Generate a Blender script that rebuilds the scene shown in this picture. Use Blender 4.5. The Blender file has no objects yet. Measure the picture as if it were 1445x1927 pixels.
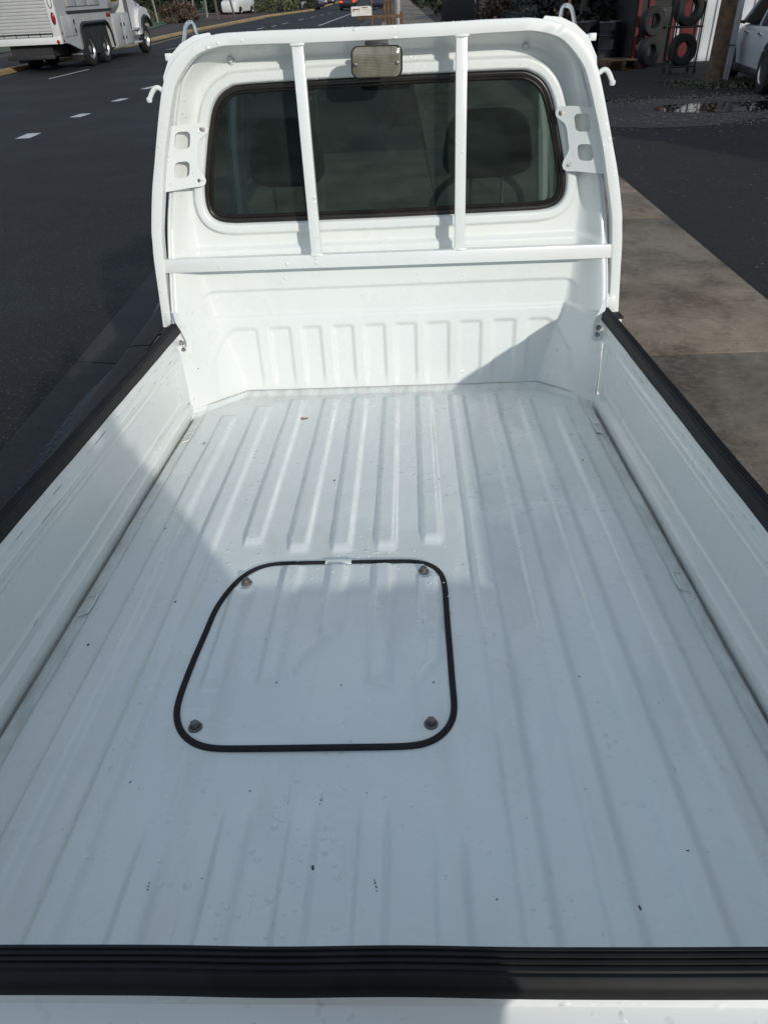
import bpy, bmesh, math, random
import numpy as np
from mathutils import Vector, Matrix
random.seed(7); rng = np.random.default_rng(7)
S = bpy.context.scene
C = S.collection
R = math.radians

# ---------------------------------------------------------------- camera (solved from the truck bed and the road)
W, H, F = 1445, 1927, 1336.0
def axes(yaw, pit, rol):
    f = np.array([math.sin(yaw)*math.cos(pit), math.cos(yaw)*math.cos(pit), -math.sin(pit)])
    r = np.array([math.cos(yaw), -math.sin(yaw), 0.0]); u = np.cross(r, f)
    c, s = math.cos(rol), math.sin(rol)
    return np.stack([c*r+s*u, -s*r+c*u, f])
AT = axes(-.0547, .5555, -.0535); CT = np.array([.0838, -2.486, 1.0066])      # camera in the truck's frame
AW = axes(R(-2.30539), R(36.41131), R(-2.86479))                              # camera in the world
RTW = AW.T @ AT                                                               # truck -> world
P0 = np.array([0, -1.0, -.66])                                                # point under the bed, on the ground
CW = RTW @ (CT-P0)
def dcam(px, py): return np.array([(px-W/2)/F, -(py-H/2)/F, 1.0])
def tp(px, py, ax, val):
    d = AT.T @ dcam(px, py); t = (val-CT[ax])/d[ax]; return CT+t*d
def gp(px, py, z=0.0):
    d = AW.T @ dcam(px, py); t = (z-CW[2])/d[2]; return CW+t*d
def wy(px, py, y):
    d = AW.T @ dcam(px, py); t = (y-CW[1])/d[1]; return CW+t*d

cam_d = bpy.data.cameras.new('camera'); cam = bpy.data.objects.new('camera', cam_d); C.objects.link(cam)
cam_d.sensor_fit = 'VERTICAL'; cam_d.sensor_height = 36.0; cam_d.lens = 36.0*F/H
cam_d.clip_start = .02; cam_d.clip_end = 3000
M = Matrix.Identity(4)
for i in range(3):
    M[i][0] = AW[0][i]; M[i][1] = AW[1][i]; M[i][2] = -AW[2][i]; M[i][3] = CW[i]
cam.matrix_world = M
S.camera = cam

# ---------------------------------------------------------------- light
SUN_T = np.array([-.50, 1.0, -.325])                 # light travel direction in the truck's frame
sd = RTW @ SUN_T; sd = sd/np.linalg.norm(sd)
elev = math.asin(-sd[2]); azim = math.atan2(-sd[0], -sd[1])
w = bpy.data.worlds.new('World'); S.world = w; w.use_nodes = True
nt = w.node_tree
bg = nt.nodes['Background']; sky = nt.nodes.new('ShaderNodeTexSky'); sky.sky_type = 'NISHITA'
sky.sun_disc = False; sky.sun_elevation = elev; sky.sun_rotation = azim
sky.air_density = 1.0; sky.dust_density = 1.0; sky.ozone_density = 1.0
# broken bright cloud, added evenly over the whole sky to lift the shaded bed
wco = nt.nodes.new('ShaderNodeTexCoord'); wno = nt.nodes.new('ShaderNodeTexNoise'); wno.inputs['Scale'].default_value = 2.6; wno.inputs['Detail'].default_value = 6
nt.links.new(wco.outputs['Generated'], wno.inputs['Vector'])
wra = nt.nodes.new('ShaderNodeValToRGB'); wra.color_ramp.elements[0].position = .40; wra.color_ramp.elements[1].position = .56
nt.links.new(wno.outputs[0], wra.inputs[0])
wmx = nt.nodes.new('ShaderNodeMix'); wmx.data_type = 'RGBA'; nt.links.new(wra.outputs[0], wmx.inputs[0])
nt.links.new(sky.outputs[0], wmx.inputs[6]); wmx.inputs[7].default_value = (4.0, 4.7, 5.45, 1)
nt.links.new(wmx.outputs[2], bg.inputs[0]); bg.inputs[1].default_value = .145
sun_d = bpy.data.lights.new('sun', 'SUN'); sun = bpy.data.objects.new('sun', sun_d); C.objects.link(sun)
sun_d.energy = 2.65; sun_d.angle = R(.9); sun_d.color = (1, .965, .90)
sun.rotation_euler = Vector(sd).to_track_quat('-Z', 'Y').to_euler(); sun.location = (10, -20, 15)
S.view_settings.view_transform = 'Standard'; S.view_settings.look = 'None'
S.view_settings.exposure = -.11; S.view_settings.gamma = 1.0
S.render.engine = 'CYCLES'; S.render.resolution_x = 767; S.render.resolution_y = 1024

# ---------------------------------------------------------------- materials
def new_mat(name):
    m = bpy.data.materials.new(name); m.use_nodes = True
    return m, m.node_tree, m.node_tree.nodes['Principled BSDF']
def N(nt, t, **kw):
    n = nt.nodes.new(t)
    for k, v in kw.items(): setattr(n, k, v)
    return n
def ramp(nt, src, pts):
    r = N(nt, 'ShaderNodeValToRGB'); e = r.color_ramp.elements
    while len(e) < len(pts): e.new(.5)
    for q, (p, c) in zip(e, pts):
        q.position = p; q.color = c if len(c) == 4 else (*c, 1)
    nt.links.new(src, r.inputs[0]); return r.outputs[0]
def math_n(nt, op, a, b=None):
    n = N(nt, 'ShaderNodeMath', operation=op)
    for i, v in enumerate((a, b)):
        if v is None: continue
        if isinstance(v, (int, float)): n.inputs[i].default_value = v
        else: nt.links.new(v, n.inputs[i])
    return n.outputs[0]
def mixc(nt, fac, a, b):
    n = N(nt, 'ShaderNodeMix', data_type='RGBA')
    for i, v in ((0, fac), (6, a), (7, b)):
        if isinstance(v, (int, float)): n.inputs[i].default_value = v
        elif isinstance(v, tuple): n.inputs[i].default_value = (*v[:3], 1)
        else: nt.links.new(v, n.inputs[i])
    return n.outputs[2]
def noise(nt, co, scale, detail=4, rough=.55):
    n = N(nt, 'ShaderNodeTexNoise'); n.inputs['Scale'].default_value = scale
    n.inputs['Detail'].default_value = detail; n.inputs['Roughness'].default_value = rough
    nt.links.new(co, n.inputs['Vector']); return n.outputs[0]
def scaled(nt, co, sc, loc=(0, 0, 0)):
    mp = N(nt, 'ShaderNodeMapping'); mp.inputs['Scale'].default_value = sc; mp.inputs['Location'].default_value = loc
    nt.links.new(co, mp.inputs[0]); return mp.outputs[0]
def bump(nt, b, h, strength, dist=.01, prev=None):
    n = N(nt, 'ShaderNodeBump'); n.inputs['Strength'].default_value = strength; n.inputs['Distance'].default_value = dist
    nt.links.new(h, n.inputs['Height'])
    if prev is not None: nt.links.new(prev, n.inputs['Normal'])
    nt.links.new(n.outputs[0], b.inputs['Normal']); return n.outputs[0]
def simple(name, col, rough=.5, metal=0, var=.25, scale=6, bmp=0, bscale=80, coat=0, spec=.5):
    m, nt, b = new_mat(name)
    co = N(nt, 'ShaderNodeTexCoord').outputs['Object']
    f = noise(nt, co, scale, 5)
    lo = tuple(c*(1-var) for c in col); hi = tuple(min(1, c*(1+var)) for c in col)
    nt.links.new(ramp(nt, f, [(.3, lo), (.7, hi)]), b.inputs['Base Color'])
    b.inputs['Roughness'].default_value = rough; b.inputs['Metallic'].default_value = metal
    b.inputs['Coat Weight'].default_value = coat; b.inputs['Specular IOR Level'].default_value = spec
    if bmp: bump(nt, b, noise(nt, co, bscale, 3), bmp)
    return m
MT = {}
def paint(name, col, floor=False, wet=.5, drops=True):
    m, nt, b = new_mat(name)
    co = N(nt, 'ShaderNodeTexCoord').outputs['Object']
    f = noise(nt, co, 2.3, 6, .6)
    c = ramp(nt, f, [(.30, tuple(q*.955 for q in col)), (.62, col)])
    grime = noise(nt, scaled(nt, co, (9, 1.6, 9) if floor else (7, 7, 1.3)), 1.0, 6, .65)
    c = mixc(nt, ramp(nt, grime, [(.52, (0, 0, 0)), (.76, (.30 if floor else .05,)*3)]), c, (.40, .41, .36))
    # small paint chips and grit that stayed stuck to the panel
    v = N(nt, 'ShaderNodeTexVoronoi'); v.inputs['Scale'].default_value = 26 if floor else 14
    warp = scaled(nt, co, (1, .62, 1))
    nt.links.new(warp, v.inputs['Vector'])
    sz = math_n(nt, 'MULTIPLY', N_sep(nt, v.outputs['Color'], 0), .085 if floor else .05)
    chip = math_n(nt, 'LESS_THAN', v.outputs['Distance'], sz)
    keep = math_n(nt, 'GREATER_THAN', N_sep(nt, v.outputs['Color'], 1), .78 if floor else .90)
    c = mixc(nt, math_n(nt, 'MULTIPLY', chip, keep), c, (.045, .042, .036))
    # fine scratches, sparse
    wv = noise(nt, scaled(nt, co, (120, 5, 20) if floor else (60, 60, 6)), 1.0, 2, .4)
    scr = ramp(nt, wv, [(.69, (0, 0, 0)), (.72, (.5 if floor else .25,)*3)])
    pm = ramp(nt, noise(nt, co, 1.7, 2), [(.50, (0, 0, 0)), (.68, (1, 1, 1))])
    c = mixc(nt, math_n(nt, 'MULTIPLY', scr, pm), c, (.36, .37, .36))
    if floor:
        sx_ = N(nt, 'ShaderNodeSeparateXYZ'); nt.links.new(co, sx_.inputs[0])
        ed = math_n(nt, 'ABSOLUTE', sx_.outputs[0])
        ed = ramp(nt, ed, [(.640, (0, 0, 0)), (.690, (1, 1, 1))])
        fr = ramp(nt, math_n(nt, 'ADD', sx_.outputs[1], 1.0), [(.86, (0, 0, 0)), (.985, (.7, .7, .7))])
        dn_ = ramp(nt, noise(nt, scaled(nt, co, (14, 4, 4)), 2.0, 6, .7), [(.40, (0, 0, 0)), (.72, (.75,)*3)])
        c = mixc(nt, math_n(nt, 'MULTIPLY', math_n(nt, 'MAXIMUM', ed, fr), dn_), c, (.30, .275, .21))
        # the rust stain by the front wall
        for (x, y, r, colr) in ((-.300, -.245, .011, (.30, .11, .02)), (-.289, -.242, .007, (.22, .09, .03))):
            dn = N(nt, 'ShaderNodeVectorMath', operation='DISTANCE'); nt.links.new(co, dn.inputs[0]); dn.inputs[1].default_value = (x, y, .0)
            dd = math_n(nt, 'ADD', dn.outputs['Value'], math_n(nt, 'MULTIPLY', noise(nt, co, 90, 2), .012))
            c = mixc(nt, math_n(nt, 'LESS_THAN', dd, r+.006), c, colr)
    nt.links.new(c, b.inputs['Base Color'])
    b.inputs['Coat Weight'].default_value = .45; b.inputs['Coat Roughness'].default_value = .06
    rr = ramp(nt, noise(nt, co, 5, 5), [(.35, (.18 if floor else .25,)*3), (.65, (.40 if floor else .34,)*3)])
    nt.links.new(rr, b.inputs['Roughness'])
    if drops:
        d = N(nt, 'ShaderNodeTexVoronoi'); d.inputs['Scale'].default_value = 72
        nt.links.new(co, d.inputs['Vector'])
        rad = math_n(nt, 'MULTIPLY', N_sep(nt, d.outputs['Color'], 2), .52)
        hgt = math_n(nt, 'MAXIMUM', math_n(nt, 'SUBTRACT', rad, d.outputs['Distance']), 0)
        mask = ramp(nt, noise(nt, co, 3.1, 3), [(.50, (0, 0, 0)), (.60, (1, 1, 1))])
        on = math_n(nt, 'GREATER_THAN', N_sep(nt, d.outputs['Color'], 0), 1-wet*.5)
        h1 = math_n(nt, 'MULTIPLY', math_n(nt, 'MULTIPLY', hgt, mask), on)
        nrm = bump(nt, b, h1, .8, .008)
        orange = noise(nt, co, 7.0, 3)
        bump(nt, b, orange, .10, .012, nrm)
    return m
def N_sep(nt, col, i):
    s = N(nt, 'ShaderNodeSeparateColor'); nt.links.new(col, s.inputs[0]); return s.outputs[i]
WHITE = (.765, .785, .76)
MT['paint'] = paint('white_paint', WHITE)
MT['floorpaint'] = paint('bed_floor_paint', (.735, .77, .755), floor=True, wet=.8)
MT['rubber'] = simple('black_rubber', (.0065, .0065, .007), .6, var=.5, scale=30, spec=.3)
MT['seal'] = simple('seal_rubber', (.006, .006, .007), .8, var=.3, scale=20)
MT['wseal'] = simple('window_seal_rubber', (.016, .013, .011), .30, var=.4, scale=14)
MT['steel'] = simple('zinc_bolt', (.30, .29, .27), .42, 1.0, .4, 60, .3, 200)
MT['dullbolt'] = simple('dull_bolt', (.17, .165, .155), .6, .5, .4, 60, .3, 200)
MT['chrome'] = simple('chrome_rod', (.72, .72, .70), .16, 1.0, .12, 30)
MT['dark'] = simple('dark_plastic', (.018, .018, .018), .5)
MT['chassis'] = simple('chassis_black', (.02, .02, .02), .7)
MT['seatf'] = simple('seat_vinyl', (.035, .036, .037), .6, bmp=.1)
MT['trim'] = simple('grey_trim', (.22, .225, .22), .7)
MT['tyre'] = simple('tyre_rubber', (.010, .010, .010), .8, var=.3, bmp=.3, bscale=60)
MT['alu'] = simple('aluminium', (.62, .61, .58), .35, .9, .15)
MT['greypaint'] = simple('grey_paint', (.42, .42, .41), .45, var=.06, scale=2)
MT['truckwhite'] = simple('fleet_white', (.62, .62, .61), .4, var=.07, scale=1.2, coat=.2)
MT['suvwhite'] = simple('suv_pearl_white', (.62, .63, .64), .25, var=.03, scale=1.2, coat=.6)
MT['carblack'] = simple('car_black', (.012, .012, .014), .25, var=.1, coat=.7)
MT['cargrey'] = simple('car_grey', (.11, .115, .12), .3, .3, var=.1, coat=.6)
MT['carsilver'] = simple('car_silver', (.34, .35, .36), .3, .5, var=.1, coat=.6)
MT['cardarkblue'] = simple('car_dark_blue', (.02, .025, .045), .3, .2, var=.1, coat=.6)
MT['redlens'] = simple('red_lens', (.30, .012, .012), .2, var=.1)
MT['amber'] = simple('amber_lens', (.5, .2, .02), .2, var=.1)
MT['clearlens'] = simple('clear_lens', (.65, .65, .62), .12, var=.05)
MT['yellow'] = simple('yellow_placard', (.45, .36, .03), .5, var=.1)
MT['wood'] = simple('weathered_wood', (.12, .072, .040), .85, var=.5, scale=9, bmp=.5, bscale=40)
MT['bark'] = simple('bark', (.09, .075, .062), .9, var=.45, scale=18, bmp=.6, bscale=60)
MT['palebark'] = simple('pale_bark', (.24, .22, .19), .9, var=.35, scale=14, bmp=.4, bscale=50)
MT['galv'] = simple('galvanised_pole', (.30, .29, .275), .5, .55, .2, 3)
MT['red'] = simple('red_siding', (.10, .010, .008), .7, var=.3, scale=3)
MT['whitesiding'] = simple('white_siding', (.52, .53, .54), .6, var=.12, scale=2)
MT['brick'] = simple('brown_wall', (.10, .062, .04), .9, var=.45, scale=12, bmp=.4, bscale=40)
MT['fenceblack'] = simple('black_fence', (.008, .0075, .0075), .7, var=.3)
MT['mulch'] = simple('bark_mulch', (.03, .018, .013), .95, var=.6, scale=6, bmp=.8, bscale=12)
MT['redmulch'] = simple('red_mulch', (.085, .03, .022), .95, var=.5, scale=3, bmp=.8, bscale=12)
MT['grassm'] = simple('grass', (.045, .065, .022), .9, var=.5, scale=2, bmp=.6, bscale=30)
MT['stone'] = simple('stone', (.18, .16, .14), .85, var=.4, scale=8, bmp=.5, bscale=20)
MT['white'] = simple('road_marking', (.46, .46, .45), .6, var=.25, scale=12)
MT['yline'] = simple('yellow_marking', (.40, .27, .06), .6, var=.25, scale=6)
MT['kerbm'] = simple('painted_kerb', (.36, .25, .12), .85, var=.3, scale=1.6)
MT['skin'] = simple('skin', (.48, .28, .20), .5, var=.06)
MT['jacket'] = simple('dark_jacket', (.03, .035, .05), .85, bmp=.3, bscale=200)
MT['jeans'] = simple('blue_jeans', (.05, .07, .12), .9, bmp=.3, bscale=250)
MT['hair'] = simple('dark_hair', (.02, .014, .01), .6, bmp=.5, bscale=150)
MT['mailwhite'] = simple('old_white_plastic', (.60, .58, .53), .55, var=.15, scale=9)
def leafmat(name, a, b_):
    m, nt, b = new_mat(name)
    oi = N(nt, 'ShaderNodeNewGeometry').outputs['Random Per Island']
    nt.links.new(ramp(nt, oi, [(0, a), (1, b_)]), b.inputs['Base Color'])
    b.inputs['Roughness'].default_value = .6
    b.inputs['Subsurface Weight'].default_value = 0
    return m
MT['evergreen'] = leafmat('evergreen_leaves', (.012, .020, .008), (.045, .060, .024))
MT['shrubgreen'] = leafmat('shrub_leaves', (.03, .04, .015), (.11, .12, .05))
MT['brownleaf'] = leafmat('dry_brown_leaves', (.035, .022, .014), (.12, .075, .045))
MT['bluespruce'] = leafmat('blue_spruce_needles', (.035, .05, .045), (.13, .16, .15))
MT['darkconifer'] = leafmat('dark_conifer_needles', (.008, .012, .008), (.035, .042, .028))
def asphalt(name, col, rough=.72, tint=(1, 1, 1), spark=.0):
    m, nt, b = new_mat(name)
    co = N(nt, 'ShaderNodeTexCoord').outputs['Object']
    big = noise(nt, co, .35, 5, .6); fine = noise(nt, co, 75, 3, .6)
    c = ramp(nt, big, [(.3, tuple(q*.78 for q in col)), (.7, tuple(q*1.2 for q in col))])
    c2 = ramp(nt, fine, [(.34, (.35, .35, .35)), (.66, (1.75, 1.75, 1.75))])
    mx = N(nt, 'ShaderNodeMix', data_type='RGBA', blend_type='MULTIPLY'); mx.inputs[0].default_value = 1
    nt.links.new(c, mx.inputs[6]); nt.links.new(c2, mx.inputs[7])
    v = N(nt, 'ShaderNodeTexVoronoi'); v.inputs['Scale'].default_value = 42; nt.links.new(co, v.inputs['Vector'])
    sp = math_n(nt, 'MULTIPLY', math_n(nt, 'LESS_THAN', v.outputs['Distance'], .27), math_n(nt, 'GREATER_THAN', N_sep(nt, v.outputs['Color'], 0), 1-spark))
    c3 = mixc(nt, sp, mx.outputs[2], (.060, .058, .054))
    nt.links.new(c3, b.inputs['Base Color'])
    nt.links.new(ramp(nt, big, [(.35, (rough-.22,)*3), (.65, (rough,)*3)]), b.inputs['Roughness'])
    b.inputs['Specular IOR Level'].default_value = .30
    bump(nt, b, fine, .9, .014)
    return m
MT['asphalt'] = asphalt('asphalt_road', (.0105, .0100, .0098), .9, spark=.26)
MT['yard'] = asphalt('yard_asphalt', (.018, .0155, .014), .9, spark=.22)
MT['wetgravel'] = asphalt('wet_gravel', (.040, .036, .033), .6, spark=.35)
def concrete(name, col, dark):
    m, nt, b = new_mat(name)
    co = N(nt, 'ShaderNodeTexCoord').outputs['Object']
    g = N(nt, 'ShaderNodeNewGeometry').outputs['Position']
    a = noise(nt, g, 1.6, 7, .62); f = noise(nt, g, 120, 2)
    c = ramp(nt, a, [(.36, dark), (.5, tuple((p+q)/2 for p, q in zip(col, dark))), (.66, col)])
    st = noise(nt, scaled(nt, g, (1, .5, 1), (3, 1, 0)), 3.2, 6, .7)
    c = mixc(nt, ramp(nt, st, [(.52, (0, 0, 0)), (.66, (.6,)*3)]), c, tuple(q*.6 for q in dark))
    fs = noise(nt, g, 22, 5, .7)
    c = mixc(nt, ramp(nt, fs, [(.46, (0, 0, 0)), (.72, (.45,)*3)]), c, tuple(q*1.25 for q in col))
    c = mixc(nt, ramp(nt, f, [(.30, (.5,)*3), (.46, (0, 0, 0))]), c, tuple(q*.5 for q in dark))
    cv = N(nt, 'ShaderNodeTexVoronoi'); cv.inputs['Scale'].default_value = 48; nt.links.new(g, cv.inputs['Vector'])
    cs = math_n(nt, 'MULTIPLY', math_n(nt, 'LESS_THAN', cv.outputs['Distance'], .28), math_n(nt, 'GREATER_THAN', N_sep(nt, cv.outputs['Color'], 0), .82))
    c = mixc(nt, math_n(nt, 'MULTIPLY', cs, .65), c, tuple(q*.45 for q in dark))
    nt.links.new(c, b.inputs['Base Color']); b.inputs['Roughness'].default_value = .82
    bump(nt, b, f, .35, .004)
    return m
MT['concrete'] = concrete('sidewalk_concrete', (.255, .207, .152), (.082, .059, .039))
MT['gutterc'] = concrete('gutter_concrete', (.036, .034, .031), (.020, .019, .018))
MT['kerbc'] = concrete('kerb_concrete', (.034, .029, .023), (.016, .013, .010))
def water(name, col, wavy, rough=.04, sp=.5):
    m, nt, b = new_mat(name)
    co = N(nt, 'ShaderNodeTexCoord').outputs['Object']
    nt.links.new(ramp(nt, noise(nt, co, 3, 3), [(.3, tuple(q*.7 for q in col)), (.7, col)]), b.inputs['Base Color'])
    b.inputs['Roughness'].default_value = rough; b.inputs['Specular IOR Level'].default_value = sp
    b.inputs['IOR'].default_value = 1.33
    if wavy: bump(nt, b, noise(nt, scaled(nt, co, (60, 26, 1)), 1, 3), wavy, .01)
    return m
MT['gutterwater'] = water('running_water', (.012, .014, .018), .35, .22, .22)
MT['puddle'] = water('puddle_water', (.020, .011, .006), .015, .015)
def glass(name, tint, gl=.6):
    m, nt, b = new_mat(name)
    nt.nodes.remove(b)
    tr = N(nt, 'ShaderNodeBsdfTransparent'); tr.inputs[0].default_value = (*tint, 1)
    g = N(nt, 'ShaderNodeBsdfGlossy'); g.inputs['Roughness'].default_value = .02
    co = N(nt, 'ShaderNodeTexCoord').outputs['Object']
    lw = N(nt, 'ShaderNodeFresnel'); lw.inputs[0].default_value = 1.5
    df = N(nt, 'ShaderNodeBsdfDiffuse'); df.inputs[0].default_value = (.16, .19, .18, 1)
    film = ramp(nt, noise(nt, scaled(nt, co, (3, 3, 9)), 1.4, 6, .6), [(.35, (.045,)*3), (.75, (.14,)*3)])
    m0 = N(nt, 'ShaderNodeMixShader'); nt.links.new(film, m0.inputs[0]); nt.links.new(tr.outputs[0], m0.inputs[1]); nt.links.new(df.outputs[0], m0.inputs[2])
    mx = N(nt, 'ShaderNodeMixShader'); nt.links.new(math_n(nt, 'MULTIPLY', lw.outputs[0], gl), mx.inputs[0])
    nt.links.new(m0.outputs[0], mx.inputs[1]); nt.links.new(g.outputs[0], mx.inputs[2])
    nt.links.new(mx.outputs[0], nt.nodes['Material Output'].inputs[0])
    return m
MT['rearglass'] = glass('rear_window_glass', (.46, .53, .51), .75)
MT['clearglass'] = glass('clear_glass', (.80, .86, .84), .8)
MT['carglass'] = simple('car_glass', (.012, .014, .016), .08, var=.1)
def lensmat():
    m, nt, b = new_mat('lamp_lens')
    co = N(nt, 'ShaderNodeTexCoord').outputs['Object']
    f = noise(nt, scaled(nt, co, (16, 1, 9)), 1.2, 5, .6)
    nt.links.new(ramp(nt, f, [(.3, (.11, .105, .08)), (.7, (.30, .29, .225))]), b.inputs['Base Color'])
    b.inputs['Roughness'].default_value = .16; b.inputs['Coat Weight'].default_value = .5; b.inputs['Coat Roughness'].default_value = .05
    return m
MT['lens'] = lensmat()
MT['drop'] = simple('rain_drop', (.74, .77, .76), .04, var=.1, scale=200, coat=1.0)

# ---------------------------------------------------------------- helpers
def link_mesh(name, verts, faces, mat, parent=None, smooth=True, loc=None, angle=35):
    me = bpy.data.meshes.new(name); me.from_pydata([tuple(map(float, v)) for v in verts], [], faces); me.update()
    bm = bmesh.new(); bm.from_mesh(me); bmesh.ops.recalc_face_normals(bm, faces=bm.faces); bm.to_mesh(me); bm.free()
    if smooth:
        me.shade_smooth(); me.set_sharp_from_angle(angle=R(angle))
    me.materials.append(MT[mat] if isinstance(mat, str) else mat)
    o = bpy.data.objects.new(name, me); C.objects.link(o)
    if parent is not None: o.parent = parent
    if loc is not None: o.location = loc
    return o
def tag(o, label=None, cat=None, group=None, kind=None):
    if label: o['label'] = label
    if cat: o['category'] = cat
    if group: o['group'] = group
    if kind: o['kind'] = kind
    return o
def empty(name, loc, rz=0.0, label=None, cat=None, group=None):
    o = bpy.data.objects.new(name, None); C.objects.link(o); o.location = loc; o.rotation_euler = (0, 0, rz)
    o.empty_display_size = .2
    return tag(o, label, cat, group)
class MB:
    def __init__(s): s.v = []; s.f = []
    def add(s, v, f):
        n = len(s.v); s.v += [tuple(map(float, q)) for q in v]; s.f += [tuple(i+n for i in q) for q in f]; return s
    def box(s, x0, x1, y0, y1, z0, z1, ch=0.0):
        if x0 > x1: x0, x1 = x1, x0
        if y0 > y1: y0, y1 = y1, y0
        if z0 > z1: z0, z1 = z1, z0
        if ch <= 0:
            v = [(x, y, z) for x in (x0, x1) for y in (y0, y1) for z in (z0, z1)]
            f = [(0, 1, 3, 2), (4, 6, 7, 5), (0, 4, 5, 1), (2, 3, 7, 6), (0, 2, 6, 4), (1, 5, 7, 3)]
            return s.add(v, f)
        bm = bmesh.new(); bmesh.ops.create_cube(bm, size=1)
        for q in bm.verts:
            q.co = Vector(((x0+x1)/2+q.co.x*(x1-x0), (y0+y1)/2+q.co.y*(y1-y0), (z0+z1)/2+q.co.z*(z1-z0)))
        bmesh.ops.bevel(bm, geom=list(bm.edges), offset=ch, segments=2, affect='EDGES', profile=.5)
        bm.verts.index_update()
        v = [tuple(q.co) for q in bm.verts]; f = [tuple(q.index for q in g.verts) for g in bm.faces]; bm.free()
        return s.add(v, f)
    def tube(s, path, r, seg=10, cap=True):
        P = [Vector(p) for p in path]; n = len(P)
        rr = r if isinstance(r, (list, tuple)) else [r]*n
        v = []; f = []; up = None
        for i in range(n):
            t = (P[min(i+1, n-1)]-P[max(i-1, 0)]).normalized()
            if up is None:
                up = Vector((0, 0, 1)) if abs(t.z) < .9 else Vector((1, 0, 0))
            a = (up-t*up.dot(t)).normalized(); up = a; b = t.cross(a)
            for k in range(seg):
                th = 2*math.pi*k/seg; v.append(P[i]+a*math.cos(th)*rr[i]+b*math.sin(th)*rr[i])
        for i in range(n-1):
            for k in range(seg):
                f.append((i*seg+k, i*seg+(k+1) % seg, (i+1)*seg+(k+1) % seg, (i+1)*seg+k))
        if cap: f += [tuple(range(seg))[::-1], tuple(range((n-1)*seg, n*seg))]
        return s.add(v, f)
    def lathe(s, prof, seg=24, axis='z', at=(0, 0, 0)):
        v = []; f = []; n = len(prof)
        for k in range(seg):
            th = 2*math.pi*k/seg
            for (r, h) in prof:
                c, q = r*math.cos(th), r*math.sin(th)
                p = {'z': (c, q, h), 'y': (c, h, q), 'x': (h, c, q)}[axis]
                v.append((p[0]+at[0], p[1]+at[1], p[2]+at[2]))
        for k in range(seg):
            for i in range(n-1):
                a = k*n+i; b = ((k+1) % seg)*n+i
                f.append((a, b, b+1, a+1))
        return s.add(v, f)
    def prism(s, poly, a0, a1, plane='xz', cap=True):
        # polygon in a plane, extruded along the third axis
        def P(u, v_, a): return {'xz': (u, a, v_), 'yz': (a, u, v_), 'xy': (u, v_, a)}[plane]
        n = len(poly); v = [P(u, q, a0) for u, q in poly]+[P(u, q, a1) for u, q in poly]
        f = [(i, (i+1) % n, n+(i+1) % n, n+i) for i in range(n)]
        if cap: f += [tuple(range(n)), tuple(range(n, 2*n))[::-1]]
        return s.add(v, f)
    def grid(s, X):                                   # X[i][j] = 3D points
        n = len(X); m = len(X[0]); v = [p for row in X for p in row]
        return s.add(v, [(i*m+j, i*m+j+1, (i+1)*m+j+1, (i+1)*m+j) for i in range(n-1) for j in range(m-1)])
    def xf(s, fn): s.v = [tuple(map(float, fn(p))) for p in s.v]; return s
    def build(s, name, mat, parent=None, smooth=True, loc=None, angle=35):
        return link_mesh(name, s.v, s.f, mat, parent, smooth, loc, angle)
def catmull(pts, n):
    P = np.array(pts, float); P = np.vstack([2*P[0]-P[1], P, 2*P[-1]-P[-2]])
    out = []
    for i in range(1, len(P)-2):
        for t in np.linspace(0, 1, 14, endpoint=False):
            a, b, c, d = P[i-1], P[i], P[i+1], P[i+2]
            out.append(.5*((2*b)+(-a+c)*t+(2*a-5*b+4*c-d)*t*t+(-a+3*b-3*c+d)*t**3))
    out.append(P[-2]); out = np.array(out)
    L = np.concatenate([[0], np.cumsum(np.linalg.norm(np.diff(out, axis=0), axis=1))])
    q = np.linspace(0, L[-1], n)
    return np.stack([np.interp(q, L, out[:, k]) for k in range(P.shape[1])], -1)
def sst(a, b, x):
    t = np.clip((x-a)/(b-a), 0, 1); return t*t*(3-2*t)
def rrect_poly(x0, x1, z0, z1, r, n=5):
    pts = []
    for cx, cz, a0 in ((x1-r, z0+r, -90), (x1-r, z1-r, 0), (x0+r, z1-r, 90), (x0+r, z0+r, 180)):
        for k in range(n+1):
            a = R(a0+90*k/n); pts.append((cx+r*math.cos(a), cz+r*math.sin(a)))
    return pts
def plate(outline, holes, th, fn, name, mat, parent):
    # flat plate with holes: 2D loops -> filled, given thickness along +1 third coord, mapped by fn(u,v,w)
    bm = bmesh.new(); edges = []
    for lp in [outline]+holes:
        vs = [bm.verts.new((u, v, 0)) for u, v in lp]
        edges += [bm.edges.new((vs[i], vs[(i+1) % len(vs)])) for i in range(len(vs))]
    r = bmesh.ops.triangle_fill(bm, use_beauty=True, use_dissolve=False, edges=edges)
    faces = [g for g in r['geom'] if isinstance(g, bmesh.types.BMFace)]
    # drop triangles inside holes
    def inside(p, lp):
        c = False
        for i in range(len(lp)):
            (x1, y1), (x2, y2) = lp[i], lp[i-1]
            if (y1 > p[1]) != (y2 > p[1]) and p[0] < (x2-x1)*(p[1]-y1)/(y2-y1)+x1: c = not c
        return c
    kill = [g for g in bm.faces if any(inside(g.calc_center_median(), h) for h in holes)]
    if kill: bmesh.ops.delete(bm, geom=kill, context='FACES_ONLY')
    ex = bmesh.ops.extrude_face_region(bm, geom=list(bm.faces))
    for g in ex['geom']:
        if isinstance(g, bmesh.types.BMVert): g.co.z += th
    bmesh.ops.recalc_face_normals(bm, faces=bm.faces)
    for q in bm.verts: q.co = Vector(fn(q.co.x, q.co.y, q.co.z))
    bmesh.ops.recalc_face_normals(bm, faces=bm.faces)
    bm.verts.index_update()
    v = [tuple(q.co) for q in bm.verts]; f = [tuple(q.index for q in g.verts) for g in bm.faces]; bm.free()
    return link_mesh(name, v, f, mat, parent, True, None, 30)
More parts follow.
